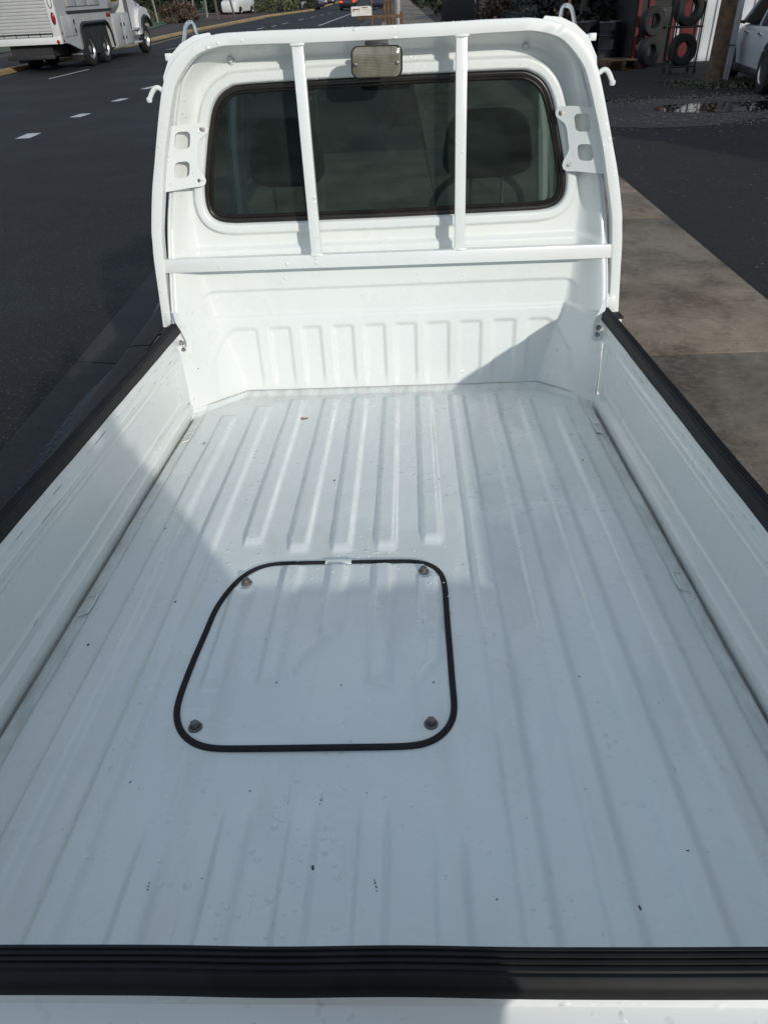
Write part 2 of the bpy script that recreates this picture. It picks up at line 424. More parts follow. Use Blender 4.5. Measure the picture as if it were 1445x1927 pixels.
def copy_tree(o, parent=None):
    c = o.copy(); C.objects.link(c)
    if parent is not None: c.parent = parent
    for ch in list(o.children): copy_tree(ch, c)
    return c

# ================================================================ SETTING
def sheet(name, poly, z, mat, kind='structure', parent=None, th=0.0):
    m = MB()
    n = len(poly)
    m.add([(x, y, z) for x, y in poly], [tuple(range(n))])
    if th:
        m = MB().prism(poly, z-th, z, 'xy')
    o = m.build(name, mat, parent, smooth=False)
    if parent is None: tag(o, kind=kind)
    return o
sheet('ground', [(-1500, -600), (1500, -600), (1500, 2500), (-1500, 2500)], -.20, 'grassm')
ZR = -.10
sheet('road', [(-14.4, -60), (-2.07, -60), (-2.07, 620), (-9.2, 620), (-9.2, 104), (-12.2, 82), (-13.6, 56), (-14.4, 46)], ZR, 'asphalt')
sheet('parking_lot', [(-120, 84), (-12.4, 84), (-9.4, 104), (-9.4, 160), (-120, 160)], ZR-.012, 'asphalt')
# gutter pan and kerb on the right-hand side of the road, cast in lengths with open joints
GY = [-9.0, -5.2, -1.15, 2.93, 7.0, 11.1, 15.2, 19.3, 23.4, 32, 44, 60, 90, 160, 300]
gut = empty('gutter', (-1.92, 0, ZR)); tag(gut, kind='structure')
kerb = empty('kerb', (-1.70, 0, ZR)); tag(kerb, kind='structure')
for a, b in zip(GY[:-1], GY[1:]):
    MB().prism([(-2.066, ZR-.06), (-2.066, ZR+.006), (-1.84, ZR-.018), (-1.752, ZR-.030), (-1.752, ZR-.06)], a+.006, b-.006, 'xz').xf(lambda p: (p[0]+1.92, p[1], p[2]-ZR)).build('gutter_length', 'gutterc', gut)
    MB().prism([(-1.75, ZR-.06), (-1.745, ZR+.02), (-1.725, -.035), (-1.70, -.012), (-1.665, -.003), (-1.56, 0), (-1.56, ZR-.06)], a+.008, b-.008, 'xz').xf(lambda p: (p[0]+1.70, p[1], p[2]-ZR)).build('kerb_length', 'kerbc', kerb)
# thin running water along the flow line
gw = MB(); rows = []
for y in np.arange(-6, 40, .25):
    wdt = .085+.035*math.sin(y*1.3)+.03*math.sin(y*3.1+1)
    rows.append([(-1.751-wdt*t, y, ZR-.0155) for t in (0, .5, 1)])
tag(gw.grid(rows).build('gutter_water', 'gutterwater'), kind='structure')
# concrete sidewalk slabs
side = empty('sidewalk', (.5, 3, 0)); tag(side, kind='structure')
SY = [-9.4, -6.4, -3.4, -.45, 2.535, 5.47, 6.46, 9.3]
for a, b in zip(SY[:-1], SY[1:]):
    for x0, x1 in ((-1.552, .42), (.432, 2.50)):
        MB().box(x0-.5, x1-.5, a-3+.007, b-3-.007, -.12, 0, .006).build('slab', 'concrete', side)
for k in range(24):
    a = 9.3+k*3.0
    MB().box(.45-.5, 2.50-.5, a-3+.007, a+3-3-.007, -.12, 0).build('slab', 'concrete', side, smooth=False)
sheet('footpath', [(.45, 81.3), (2.5, 81.3), (2.5, 300), (.45, 300)], -.004, 'concrete')
sheet('planting_strip', [(-1.556, 9.31), (.44, 9.31), (.44, 300), (-1.556, 300)], -.02, 'mulch')
sheet('yard', [(2.508, -40), (60, -40), (60, 26), (9, 26), (5.0, 24), (3.4, 30), (2.508, 30)], -.012, 'yard')
sheet('roadside_soil', [(2.508, 30), (3.4, 30), (5, 24), (9, 26), (60, 26), (60, 300), (2.508, 300)], -.03, 'mulch')
# gravel patch round the puddle
def blob(cx, cy, rx, ry, n=40, am=.12, seed=1, rot=0):
    r = np.random.default_rng(seed); ph = r.uniform(0, 6.28, 5); out = []
    for k in range(n):
        t = 2*math.pi*k/n; q = 1+am*sum(math.sin((i+2)*t+ph[i])/(i+1.5) for i in range(5))
        x, y = rx*q*math.cos(t), ry*q*math.sin(t)
        out.append((cx+x*math.cos(rot)-y*math.sin(rot), cy+x*math.sin(rot)+y*math.cos(rot)))
    return out
sheet('gravel_patch', blob(5.2, 11.9, 2.6, 1.55, 48, .25, 3), -.008, 'wetgravel')
pp = [gp(*p)[:2] for p in [(1228, 206), (1245, 198), (1290, 195), (1345, 193), (1400, 191), (1445, 189), (1500, 188), (1540, 195), (1500, 203), (1445, 208), (1390, 209), (1330, 211), (1290, 211), (1255, 210)]]
sheet('puddle', [tuple(p) for p in catmull([tuple(q) for q in pp]+[tuple(pp[0])], 60)[:-1]], -.003, 'puddle')
sheet('puddle', blob(5.3, 19.2, .65, 1.1, 40, .3, 8, .25), -.0065, 'puddle')
sheet('puddle', blob(3.62, 12.9, .11, .16, 24, .3, 5), -.003, 'puddle')
sheet('puddle', blob(4.0, 13.2, .30, .16, 24, .3, 6), -.003, 'puddle')
# wet stones
def stones(n, fn, smin, smax, seed):
    r = np.random.default_rng(seed); m = MB()
    base = [(1, 0, 0), (-1, 0, 0), (0, 1, 0), (0, -1, 0), (0, 0, 1), (0, 0, -.6)]
    fc = [(0, 2, 4), (2, 1, 4), (1, 3, 4), (3, 0, 4), (2, 0, 5), (1, 2, 5), (3, 1, 5), (0, 3, 5)]
    for _ in range(n):
        x, y = fn(r); s = r.uniform(smin, smax); a = r.uniform(0, 6.28)
        c, q = math.cos(a)*s, math.sin(a)*s
        m.add([(x+(p[0]*c-p[1]*q)*r.uniform(.7, 1.3), y+(p[0]*q+p[1]*c)*r.uniform(.7, 1.2), -.008+p[2]*s*.6+s*.3) for p in base], fc)
    return m
gm = stones(2600, lambda r: (r.normal(5.0, 1.3), r.choice([r.normal(13.0, .35), r.normal(10.9, .35), r.normal(12, 1.0)])), .006, .022, 11)
tag(gm.build('gravel', 'stone', smooth=False), 'loose wet gravel scattered round the long puddle', kind='stuff')
gm = stones(420, lambda r: (r.uniform(2.6, 6), r.uniform(2.5, 10)), .003, .009, 12)
tag(gm.build('grit', 'stone', smooth=False), 'pale grit scattered over the dark yard asphalt', kind='stuff')

# road markings: each a thin sheet on the asphalt
mk = empty('road_markings', (-6, 20, ZR)); tag(mk, kind='structure')
def mark(x0, y0, x1, y1, wd, mat='white'):
    d = np.array([x1-x0, y1-y0]); d = d/np.linalg.norm(d); nrm = np.array([-d[1], d[0]])*wd/2
    z = .004
    P = [(x0+nrm[0], y0+nrm[1]), (x1+nrm[0], y1+nrm[1]), (x1-nrm[0], y1-nrm[1]), (x0-nrm[0], y0-nrm[1])]
    MB().add([(x+6, y-20, z) for x, y in P], [(0, 1, 2, 3)]).build('line', mat, mk, smooth=False)
def markpx(a, b, wd, mat='white'):
    p, q = gp(*a, z=ZR), gp(*b, z=ZR); mark(p[0], p[1], q[0], q[1], wd, mat)
markpx((43, 261), (66, 251), .26); markpx((141, 221), (163, 214), .24); markpx((216, 191), (236, 185.5), .22)
markpx((271, 168), (294, 162), .22)
markpx((93, 148.5), (168, 130.5), .10); markpx((313, 94), (343, 88), .10)
for a, b in (((484, 55), (497, 52)), ((512, 50), (520, 48)), ((531, 45.2), (543, 42.7)), ((563, 38), (571, 36.2)), ((585, 32.8), (592, 31.4)), ((603, 28.6), (609, 27.4)), ((618, 25.4), (623, 24.4)), ((637, 20.6), (641, 19.8))):
    markpx(a, b, .16)
markpx((600, 48.5), (662, 25.5), .16); markpx((662, 25.5), (690, 15), .14)
for a, b in zip([(276, 86.5), (375, 60), (500, 34), (592, 20.6)][:-1], [(276, 86.5), (375, 60), (500, 34), (592, 20.6)][1:]):
    markpx(a, b, .10, 'yline')

# median: kerb, mulch bed, grass
KP = [gp(270, 78), gp(277, 76), gp(375, 54.5), gp(500, 30), gp(592, 17.5)]
KP = [np.array([p[0], p[1]]) for p in KP]
KP = [np.array([KP[0][0]-.2, -60])]+[np.array([KP[0][0]-.1, 20])]+KP
KP = KP+[KP[-1]+np.array([-.3, 2.2]), KP[-1]+np.array([-1.6, 3.4]), KP[-1]+np.array([-30, 4.0])]
mkb = empty('median_kerb', (KP[3][0], KP[3][1], ZR)); tag(mkb, kind='structure')
for a, b in zip(KP[:-1], KP[1:]):
    d = (b-a)/np.linalg.norm(b-a); nr = np.array([-d[1], d[0]])
    sec = [(0, -.05), (0, .10), (.03, .15), (.18, .15), (.18, -.05)]
    P = []
    for q in (a-d*.0, b+d*.02):
        P += [(q[0]+nr[0]*u-KP[3][0], q[1]+nr[1]*u-KP[3][1], v) for u, v in sec]
    n = 5; f = [(i, (i+1) % n, n+(i+1) % n, n+i) for i in range(n)]+[tuple(range(n)), tuple(range(n, 2*n))]
    MB().add(P, f).build('kerb_length', 'kerbm', mkb, smooth=False)
sheet('planting_bed', [tuple(p+np.array([-.15, 0])) for p in KP]+[(-60, 125), (-60, -60)], .02, 'mulch')
sheet('lawn', [(-17.5, 60), (-21, 84), (-24, 96), (-30, 110), (-60, 120), (-60, 20), (-19, 20)], .05, 'grassm')
sheet('mulch_strip', [tuple(gp(*p, z=.03)[:2]) for p in [(385, 38), (460, 31), (485, 29), (430, 25.5), (395, 30)]], .03, 'redmulch')
# kerb and verge past the parking entrance
far = empty('far_kerb', (-9.6, 118, ZR)); tag(far, kind='structure')
for y0, y1 in ((112, 150), (150, 260)):
    MB().box(-.6, -.3, y0-118, y1-118, 0, .15).build('kerb_length', 'kerbm', far, smooth=False)

# ================================================================ FOLIAGE
def leaf_cloud(n, fn, size, seed, droop=0.0):
    r = np.random.default_rng(seed); m = MB(); V = []; Fc = []
    for i in range(n):
        p = np.array(fn(r)); s = size*r.uniform(.6, 1.4)
        a = r.normal(size=3); a /= np.linalg.norm(a); a[2] -= droop; a /= np.linalg.norm(a)
        b = np.cross(a, r.normal(size=3)); b /= np.linalg.norm(b)
        k = len(V); V += [p-a*s, p+b*s*.45, p+a*s, p-b*s*.45]; Fc.append((k, k+1, k+2, k+3))
    m.v = [tuple(map(float, v)) for v in V]; m.f = Fc
    return m
def clumpy(rx, ry, h, z0, nb, seed, taper=0.0, shell=.55):
    r = np.random.default_rng(seed); B = []
    for _ in range(nb):
        u = r.uniform(0, 1); t = r.uniform(0, 6.28); q = (1-taper*u)*math.sqrt(r.uniform(.1, 1))
        env = math.sin(math.pi*min(1, .18+u*.82))**.6 if taper == 0 else 1
        B.append((rx*q*env*math.cos(t), ry*q*env*math.sin(t), z0+h*u, (.32-.12*u*(taper > 0))*min(rx, ry)*r.uniform(.6, 1.2)))
    def fn(r2):
        c = B[r2.integers(len(B))]; d = r2.normal(size=3); d /= np.linalg.norm(d); q = c[3]*r2.uniform(shell, 1.05)
        return (c[0]+d[0]*q, c[1]+d[1]*q, max(.03, c[2]+d[2]*q))
    return fn
def tree(name, loc, h, rx, z0, n, leaf, mat, label, cat, group, seed, trunk_r=.12, taper=0.0, nb=26, bark='bark', ry=None, limbs=7):
    t = empty(name, loc, 0, label, cat, group); r = np.random.default_rng(seed)
    th = h*.9; tm = MB()
    tm.tube([(0, 0, -.05), (r.normal(0, .02)*th, r.normal(0, .02)*th, th*.35), (r.normal(0, .03)*th, r.normal(0, .03)*th, th*.7), (0, 0, th)], [trunk_r, trunk_r*.75, trunk_r*.45, trunk_r*.15], 8)
    for k in range(limbs):
        a = r.uniform(0, 6.28); zz = z0+(th-z0)*r.uniform(.05, .85); L = rx*r.uniform(.5, .95)*(1-taper*.7*zz/h)
        tm.tube([(0, 0, zz), (L*.5*math.cos(a), L*.5*math.sin(a), zz+.18*L), (L*math.cos(a), L*math.sin(a), zz+.45*L*(1-taper))], [trunk_r*.35, trunk_r*.22, trunk_r*.07], 6)
    tm.build('trunk', bark, t)
    if n: leaf_cloud(n, clumpy(rx, ry or rx, h-z0-.2, z0, nb, seed+1, taper), leaf, seed+2).build('crown', mat, t, smooth=False)
    return t
def shrub(name, loc, h, rx, ry, n, leaf, mat, label, group, seed, cat='shrub'):
    t = empty(name, loc, 0, label, cat, group); r = np.random.default_rng(seed); sm = MB()
    for k in range(9):
        a = r.uniform(0, 6.28); q = r.uniform(.2, .7)
        sm.tube([(0, 0, -.03), (rx*q*.5*math.cos(a), ry*q*.5*math.sin(a), h*.4), (rx*q*math.cos(a), ry*q*math.sin(a), h*.85)], [.03, .02, .006], 5)
    sm.build('stem', 'bark', t)
    leaf_cloud(n, clumpy(rx, ry, h*.85, h*.08, 22, seed+1), leaf, seed+2).build('foliage', mat, t, smooth=False)
    return t

# ================================================================ THE WHITE PICKUP (all parts in the truck's own frame)
truck = empty('small_pickup_truck', (0, 0, 0), 0, 'small white flatbed pickup truck with empty open cargo bed, parked over the sidewalk', 'pickup truck')
TM = Matrix.Identity(4)
for i in range(3):
    for j in range(3): TM[i][j] = RTW[i][j]
truck.matrix_world = TM
OFF = tuple(-P0)
def T(mb, name, mat, parent=None, smooth=True, angle=35, label=None):
    if parent is None:
        o = mb.build(name, mat, truck, smooth, OFF, angle)
    else:
        o = mb.build(name, mat, parent, smooth, None, angle)
    if label: o['label'] = label
    return o

# ---- bed floor: pressed sheet with raised ribs
RIBS = [(-.585, 1), (-.475, 1), (-.358, 0), (-.238, 0), (-.130, 0), (-.019, 0), (.098, 0), (.215, 1), (.330, 1), (.445, 1), (.555, 1)]
ENDS = {-.358: -1.005, -.238: -1.040, -.130: -1.042, -.019: -1.036, .098: -1.008}
def rib_h(x, y, x0, ya, yb, wd=.046, hh=.0108, e=.0105, fy=.016):
    return hh*sst(x0-e/2, x0+e/2, x)*(1-sst(x0+wd-e*1.0, x0+wd+e*.8, x))*sst(yb-.014, yb+.014, y)*(1-sst(ya-fy, ya+.016, y))
def floor_z(x, y):
    z = np.zeros_like(x)
    for x0, full in RIBS:
        ya = -.085 if abs(x0+.02) < .40 else (-.14 if abs(x0+.02) < .5 else -.215)
        if full: z += rib_h(x, y, x0, ya, -2.11)
        else:
            z += rib_h(x, y, x0, ya, ENDS[x0])
            z += rib_h(x, y, x0, -1.735 if x0 > -.3 and x0 < .05 else -1.79, -2.11, hh=.0085, fy=.11)
    ax = np.abs(x)
    z -= .007*sst(.656, .664, ax)                                # side channels by the gates
    z -= .024*sst(.694, .700, ax)*(y < -.19)
    # dents and small waves of a used bed
    z += .0016*np.sin(x*9.1+y*2.3)*np.sin(y*5.1-x*3.0)+.0009*np.sin(x*23+1)*np.sin(y*17)
    # raised front flange that follows the front wall with its cut corners
    wall = np.where(ax < .535, 0.0, -(ax-.535)*1.0)
    z += .014*sst(-.040, -.004, y-wall)
    return z
xs = np.concatenate([np.linspace(-.735, .735, 368)]); ys = np.concatenate([np.linspace(-2.15, -.30, 150), np.linspace(-.29, .02, 52)])
X, Y = np.meshgrid(xs, ys); Z = floor_z(X, Y)
fm = MB(); fm.grid([[(X[i, j], Y[i, j], Z[i, j]) for j in range(len(xs))] for i in range(len(ys))])
bed = T(fm, 'bed_floor', 'floorpaint', angle=60)
# wire loops and drain slots at the edge of the floor
for sx, py in ((-1, -.36), (-1, -1.235), (1, -.385), (1, -1.19)):
    x = sx*.672; m = MB(); m.box(x-.010, x+.010, py-.028, py+.028, -.006, -.0035, .001); T(m, 'edge_tab', 'floorpaint')
    m = MB(); m.tube([(x+sx*.012, py+.035, -.004), (x-sx*.009, py+.031, .001), (x-sx*.011, py, .001), (x-sx*.009, py-.031, .001), (x+sx*.012, py-.035, -.004)], .0022, 6); T(m, 'edge_loop', 'paint')

# ---- service hatch in the floor
HP = [(322, 1350), (325, 1325), (338, 1287), (360, 1232), (382, 1183), (397, 1147), (413, 1122), (433, 1097), (455, 1077), (480, 1063), (510, 1055), (545, 1053), (610, 1052), (662, 1051), (740, 1049.5), (783, 1049.5), (808, 1054), (826, 1063), (838, 1078), (843, 1098), (847, 1150), (853, 1220), (859, 1290), (863, 1328), (861, 1350), (850, 1372), (832, 1389), (808, 1400), (780, 1406), (600, 1409), (400, 1411), (370, 1406), (346, 1394), (330, 1375)]
HO = [tuple(tp(*p, 2, .008)[:2]) for p in HP]
HOL = catmull(HO+[HO[0]], 161)[:-1]
for _ in range(6): HOL = .25*np.roll(HOL, 1, 0)+.5*HOL+.25*np.roll(HOL, -1, 0)
cen = HOL.mean(0)
def inset(L, d):
    n = len(L); out = []
    for i in range(n):
        t = L[(i+1) % n]-L[i-1]; t = t/np.linalg.norm(t); nr = np.array([-t[1], t[0]])
        if np.dot(cen-L[i], nr) < 0: nr = -nr
        out.append(L[i]+nr*d)
    return np.array(out)
def zf(p, dz): return (p[0], p[1], dz)
sect = [(.001, .0005), (.0015, .0042), (.0035, .0050), (.0105, .0050), (.0130, .0042), (.0136, .0005)]
loops = [[zf(p, z) for p in inset(HOL, d)] for d, z in sect]
# one stretch of the seal at the front is covered by a white clip
fa = min(range(160), key=lambda i: np.linalg.norm(HOL[i]-np.array(tp(610, 1052, 2, .008)[:2])))
fb = min(range(160), key=lambda i: np.linalg.norm(HOL[i]-np.array(tp(663, 1051, 2, .008)[:2])))
sm = MB(); rowsS = [[loops[k][i % 160] for k in range(len(sect))] for i in range(161)]
T(sm.grid(rowsS), 'hatch_seal', 'seal', angle=50)
cm = MB(); lo, hi = min(fa, fb), max(fa, fb)
rowsC = [[(q[0], q[1], q[2]+.0015) for q in [zf(inset(HOL, d)[i], z) for d, z in [(.0, .001), (.0006, .0050), (.004, .0056), (.0115, .0056), (.0145, .0045), (.015, .0005)]]] for i in range(lo, hi+1)]
T(cm.grid(rowsC), 'seal_clip', 'paint')
IN = inset(HOL, .0132)
HB = [tuple(tp(*p, 2, .010)[:2]) for p in ((464, 1094), (797, 1072), (367, 1365), (811, 1359))]
def hatch_z(x, y):
    z = .0042
    flat = 1.0
    for bx_, by_ in HB: flat *= 1-math.exp(-(math.hypot(x-bx_, y-by_)/.030)**4)
    for x0 in (-.343, -.234, -.126, -.018, .093):
        yb = -1.50 if x0 not in (-.126, .093) else -1.36
        ya = -1.112 if x0 > -.3 else -1.16
        z = z+flat*float(rib_h(np.array(x), np.array(y), x0+(0 if x0 < .05 else -.004), ya, yb, .042, .0115, .0125))
    # the wandering pressed line in the middle of the lid
    xc = np.interp(-y, [1.30, 1.36, 1.42, 1.47, 1.52], [-.126, -.128, -.165, -.186, -.172])
    if -1.52 < y < -1.32: z += .0095*math.exp(-((x-xc-.012)/.010)**2)*math.exp(-((y+1.42)/.075)**4)
    xc = np.interp(-y, [1.33, 1.44, 1.52], [.118, .112, .062])
    if -1.53 < y < -1.30: z += .0075*math.exp(-((x-xc)/.010)**2)*math.exp(-((y+1.42)/.09)**4)
    return z
def in_poly(p, L):
    c = False
    for i in range(len(L)):
        (x1, y1), (x2, y2) = L[i], L[i-1]
        if (y1 > p[1]) != (y2 > p[1]) and p[0] < (x2-x1)*(p[1]-y1)/(y2-y1)+x1: c = not c
    return c
# lid: rows spanned from the left edge to the right edge of the inset outline
ymin, ymax = IN[:, 1].min(), IN[:, 1].max(); hm = MB(); rowsH = []
for y in np.concatenate([[ymin+.0005], np.linspace(ymin+.003, ymax-.003, 84), [ymax-.0005]]):
    xsx = []
    for i in range(160):
        a, b = IN[i-1], IN[i]
        if (a[1]-y)*(b[1]-y) < 0: xsx.append(a[0]+(b[0]-a[0])*(y-a[1])/(b[1]-a[1]))
    xa, xb = min(xsx), max(xsx)
    ed = sst(0, .012, np.minimum(y-ymin, ymax-y))
    rowsH.append([(x, y, .0015+(hatch_z(x, y)-.0015)*float(sst(0, .010, min(x-xa, xb-x)))*float(ed) if j not in (0, 90) else .0015) for j, x in enumerate(np.linspace(xa, xb, 91))])
hatch = T(hm.grid(rowsH), 'hatch_cover', 'floorpaint', angle=60)
def hexbolt(at, r, h, flange, axis='z', mat='dullbolt', parent=None, name='bolt', sgn=1):
    m = MB(); rot = random.uniform(0, 1)
    m.lathe([(0, 0), (flange, 0), (flange*.97, h*.22), (flange*.7, h*.34)], 20, axis, (0, 0, 0))
    pr = [(r*math.cos(rot+k*math.pi/3), r*math.sin(rot+k*math.pi/3)) for k in range(6)]
    pl = {'z': 'xy', 'y': 'xz', 'x': 'yz'}[axis]
    m.prism(pr, h*.2, h, pl); m.prism([(a*.86, b*.86) for a, b in pr], h*.98, h*1.08, pl)
    ai = 'xyz'.index(axis)
    def fn(p):
        q = list(p); q[ai] *= sgn; return (q[0]+at[0], q[1]+at[1], q[2]+at[2])
    return T(m.xf(fn), name, mat, parent, angle=25)
for b in HB:
    hexbolt((b[0], b[1], .0042), .0085, .0125, .0130, 'z', 'dullbolt', hatch)

# ---- pressed front wall / cab back with the window opening
INN = [(0, 1.104), (.20, 1.104), (.38, 1.103), (.44, 1.098), (.488, 1.088), (.527, 1.070), (.556, 1.046), (.580, 1.019), (.598, .985), (.612, .945), (.628, .899), (.658, .793), (.680, .70), (.694, .627), (.703, .560), (.712, .46), (.7165, .36), (.7135, .25), (.706, .12), (.701, 0), (.701, -.03)]
PC = catmull(INN, 200); zs_o = PC[::-1, 1]; xs_o = PC[::-1, 0]
def edge_w(z):                                     # half width of the panel at height z (upper part: outermost)
    return np.interp(z, zs_o, xs_o)
POLY = np.vstack([PC, (PC*np.array([-1, 1]))[::-1]])
WIN = [(-.42, .603), (0, .597), (.42, .599), (.510, .601), (.552, .610), (.574, .630), (.582, .662), (.577, .715), (.556, .80), (.533, .878), (.513, .930), (.488, .962), (.455, .981), (.41, .989), (.2, .991), (0, .992)]
WH = WIN[1:]
WFULL = np.vstack([catmull(WH, 140), (catmull(WH, 140)*np.array([-1, 1]))[::-1][1:-1]])
def poly_dist(px, pz, L):
    d = np.full(px.shape, 9.0)
    A = L; B = np.roll(L, -1, axis=0)
    for a, b in zip(A, B):
        ab = b-a; q = ab@ab
        if q < 1e-12: continue
        t = np.clip(((px-a[0])*ab[0]+(pz-a[1])*ab[1])/q, 0, 1)
        d = np.minimum(d, np.hypot(px-a[0]-t*ab[0], pz-a[1]-t*ab[1]))
    return d
def poly_in(px, pz, L):
    c = np.zeros(px.shape, bool)
    for i in range(len(L)):
        x1, y1 = L[i]; x2, y2 = L[i-1]
        if y1 == y2: continue
        c ^= ((y1 > pz) != (y2 > pz)) & (px < (x2-x1)*(pz-y1)/(y2-y1)+x1)
    return c
PADS = [(-.625, -.474), (-.426, -.354), (-.308, -.2445), (-.198, -.129), (-.085, -.016), (.0225, .0955), (.135, .212), (.251, .326), (.370, .445), (.491, .632)]
def panel_y(x, z):
    ax = np.abs(x)
    d = poly_dist(x, z, POLY)
    d = np.where(z < .12, edge_w(z)-ax, d)
    d = np.where((z >= .12) & (z < .3), np.minimum(d, edge_w(z)-ax), d)
    wd = np.interp(z, [0, .12, .30, .5, .65, 1.1], [.168, .145, .105, .080, .060, .046])
    rim = np.interp(z, [0, .3, .45, .7, 1.1], [.175, .155, .100, .040, .040])
    t = np.clip(1-d/wd, 0, 1)
    y = -rim*np.where(z < .3, .75*t+.25*t*t*(3-2*t), .25*t+.75*t*t*(3-2*t)) 
    # outermost few mm roll flat toward the post
    y += .012*sst(.010, 0, d)*(z > .3)
    # cab wall above the bed header sits a little back, window flange stands proud
    y += .022*sst(.512, .528, z)*sst(0, .05, d)
    s = np.where(poly_in(x, z, WFULL), -poly_dist(x, z, WFULL), poly_dist(x, z, WFULL))
    y += -.024*(1-sst(.030, .040, s))
    y += .030*(1-sst(-.004, .008, s))
    # header bead
    bx = np.clip((np.abs(x)-.60)/.045, 0, 1)
    zt, zb = .378-.020*bx**2, .289+.012*bx**2
    y += .011*sst(zb-.007, zb+.007, z)*(1-sst(zt-.006, zt+.006, z))*(1-sst(.622, .650, ax))
    # shallow step under the upper wall
    # recessed pads between vertical ribs
    for i, (a, b) in enumerate(PADS):
        top = np.full(x.shape, .243)
        if i == 0: top = .243-.09*np.clip((-.545-x)/.08, 0, 1)**2
        if i == 9: top = .243-.09*np.clip((x-.545)/.08, 0, 1)**2
        e = .007
        y += .0105*sst(a-e, a+e, x)*(1-sst(b-e, b+e, x))*(1-sst(top-.010, top+.010, z))*sst(.002, .085, z)
    # foot of the wall, a soft dent or two
    y += -.006*(1-sst(0, .03, z))
    y += .0014*np.sin(x*8+z*5)*np.sin(z*11+1.2)
    return y
zz = np.concatenate([np.linspace(-.03, .62, 150), np.linspace(.624, .985, 70), np.linspace(.989, 1.104, 36)])
ss = np.linspace(-1, 1, 285)
PX = np.array([[s*edge_w(z) for s in ss] for z in zz]); PZ = np.array([[z]*len(ss) for z in zz])
PY = panel_y(PX, PZ)
hole = poly_in(PX, PZ, WFULL) & (poly_dist(PX, PZ, WFULL) > .006)
nf, mf = PX.shape; fv = [(PX[i, j], PY[i, j], PZ[i, j]) for i in range(nf) for j in range(mf)]
ff = []
for i in range(nf-1):
    for j in range(mf-1):
        if hole[i, j] and hole[i+1, j] and hole[i, j+1] and hole[i+1, j+1]: continue
        ff.append((i*mf+j, i*mf+j+1, (i+1)*mf+j+1, (i+1)*mf+j))
pm = MB(); pm.v = fv; pm.f = ff
panel = T(pm, 'front_wall', 'paint', angle=70)
# folded outer edge of the wall
em = MB(); rowsE = []
for p in PC[::-1]:
    rowsE.append(p)
for sx in (-1, 1):
    e = MB(); rr_ = []
    for p in PC[::-1]:
        y0 = float(panel_y(np.array([p[0]*sx]), np.array([p[1]]))[0])
        rr_.append([(sx*(p[0]+.0), y0, p[1]), (sx*(p[0]+.002), y0-.004, p[1]+.0), (sx*(p[0]+.006), y0-.002, p[1]+(.003 if p[1] > 1 else 0)), (sx*(p[0]+.007), y0+.035, p[1]+(.003 if p[1] > 1 else 0))])
    T(e.grid(rr_), 'wall_flange', 'paint', panel, angle=60)
# floor-to-wall sealant line
cl = MB(); pts = []
for x in np.linspace(-.69, .69, 90):
    ax = abs(x); pts.append((x, (0 if ax < .535 else -(ax-.535))-.010, .0155+.0006*math.sin(x*37)))
T(cl.tube(pts, .0013, 5), 'sealant_line', 'greypaint', panel)
for p in ((433, 112), (990, 88)):
    q = tp(*p, 1, .0); yq = float(panel_y(np.array([q[0]]), np.array([q[2]]))[0])
    hexbolt((q[0], yq+.001, q[2]), .0085, .012, .0135, 'y', 'paint', panel, 'panel_bolt', -1)

# ---- rear window: rubber seal, glass
def ring_loft(L, sect, name, mat, parent=None):
    n = len(L); Ln = np.array(L); c0 = np.array([0, .79]); rows = []
    nr = []
    for i in range(n):
        t = Ln[(i+1) % n]-Ln[i-1]; t /= np.linalg.norm(t); q = np.array([-t[1], t[0]])
        if np.dot(c0-Ln[i], q) < 0: q = -q
        nr.append(q)
    for i in range(n+1):
        k = i % n; rows.append([(Ln[k][0]+nr[k][0]*d, y, Ln[k][1]+nr[k][1]*d) for d, y in sect])
    return T(MB().grid(rows), name, mat, parent, angle=55)
WY = .024
wseal = ring_loft(WFULL, [(-.002, WY+.004), (-.001, WY-.010), (.004, WY-.014), (.010, WY-.013), (.0135, WY-.007), (.0145, WY-.006), (.018, WY-.008), (.0225, WY-.004), (.0235, WY+.004)], 'window_seal', 'wseal')
gl = []
n = len(WFULL); cI = []
for i in range(n):
    t = WFULL[(i+1) % n]-WFULL[i-1]; t /= np.linalg.norm(t); q = np.array([-t[1], t[0]])
    if np.dot(np.array([0, .79])-WFULL[i], q) < 0: q = -q
    cI.append(WFULL[i]+q*.018)
T(MB().prism([tuple(p) for p in cI], WY, WY+.004, 'xz'), 'rear_window', 'rearglass', smooth=False)

# ---- guard frame (welded square tube) over the front wall
OUT_H = [(0, 1.1135), (.20, 1.1145), (.30, 1.1155), (.40, 1.115), (.433, 1.114), (.47, 1.109), (.505, 1.100), (.546, 1.081), (.575, 1.060), (.602, 1.031), (.625, .992), (.640, .953), (.659, .898), (.691, .797), (.718, .71), (.743, .606), (.749, .563), (.756, .508), (.764, .394), (.772, .289)]
IN_H = [(0, 1.080), (.20, 1.081), (.30, 1.083), (.40, 1.0835), (.435, 1.083), (.48, 1.075), (.516, 1.062), (.546, 1.038), (.570, 1.013), (.590, .985), (.607, .945), (.624, .899), (.660, .793), (.685, .70), (.704, .627), (.715, .573), (.7275, .46), (.736, .345), (.739, .289)]
GO = catmull(OUT_H, 110); GI = catmull(IN_H, 110)
GO = np.vstack([(GO*np.array([-1, 1]))[::-1], GO[1:]]); GI = np.vstack([(GI*np.array([-1, 1]))[::-1], GI[1:]])
GO[:, 1] -= GO[:, 0]*.005; GI[:, 1] -= GI[:, 0]*.005
GY0 = -.100
secs = [(0, .0035), (.05, .0005), (.09, 0), (.91, 0), (.95, .0005), (1, .0035), (1, .037), (.93, .040), (.07, .040), (0, .037)]
gr = MB(); k = len(secs); gv = []
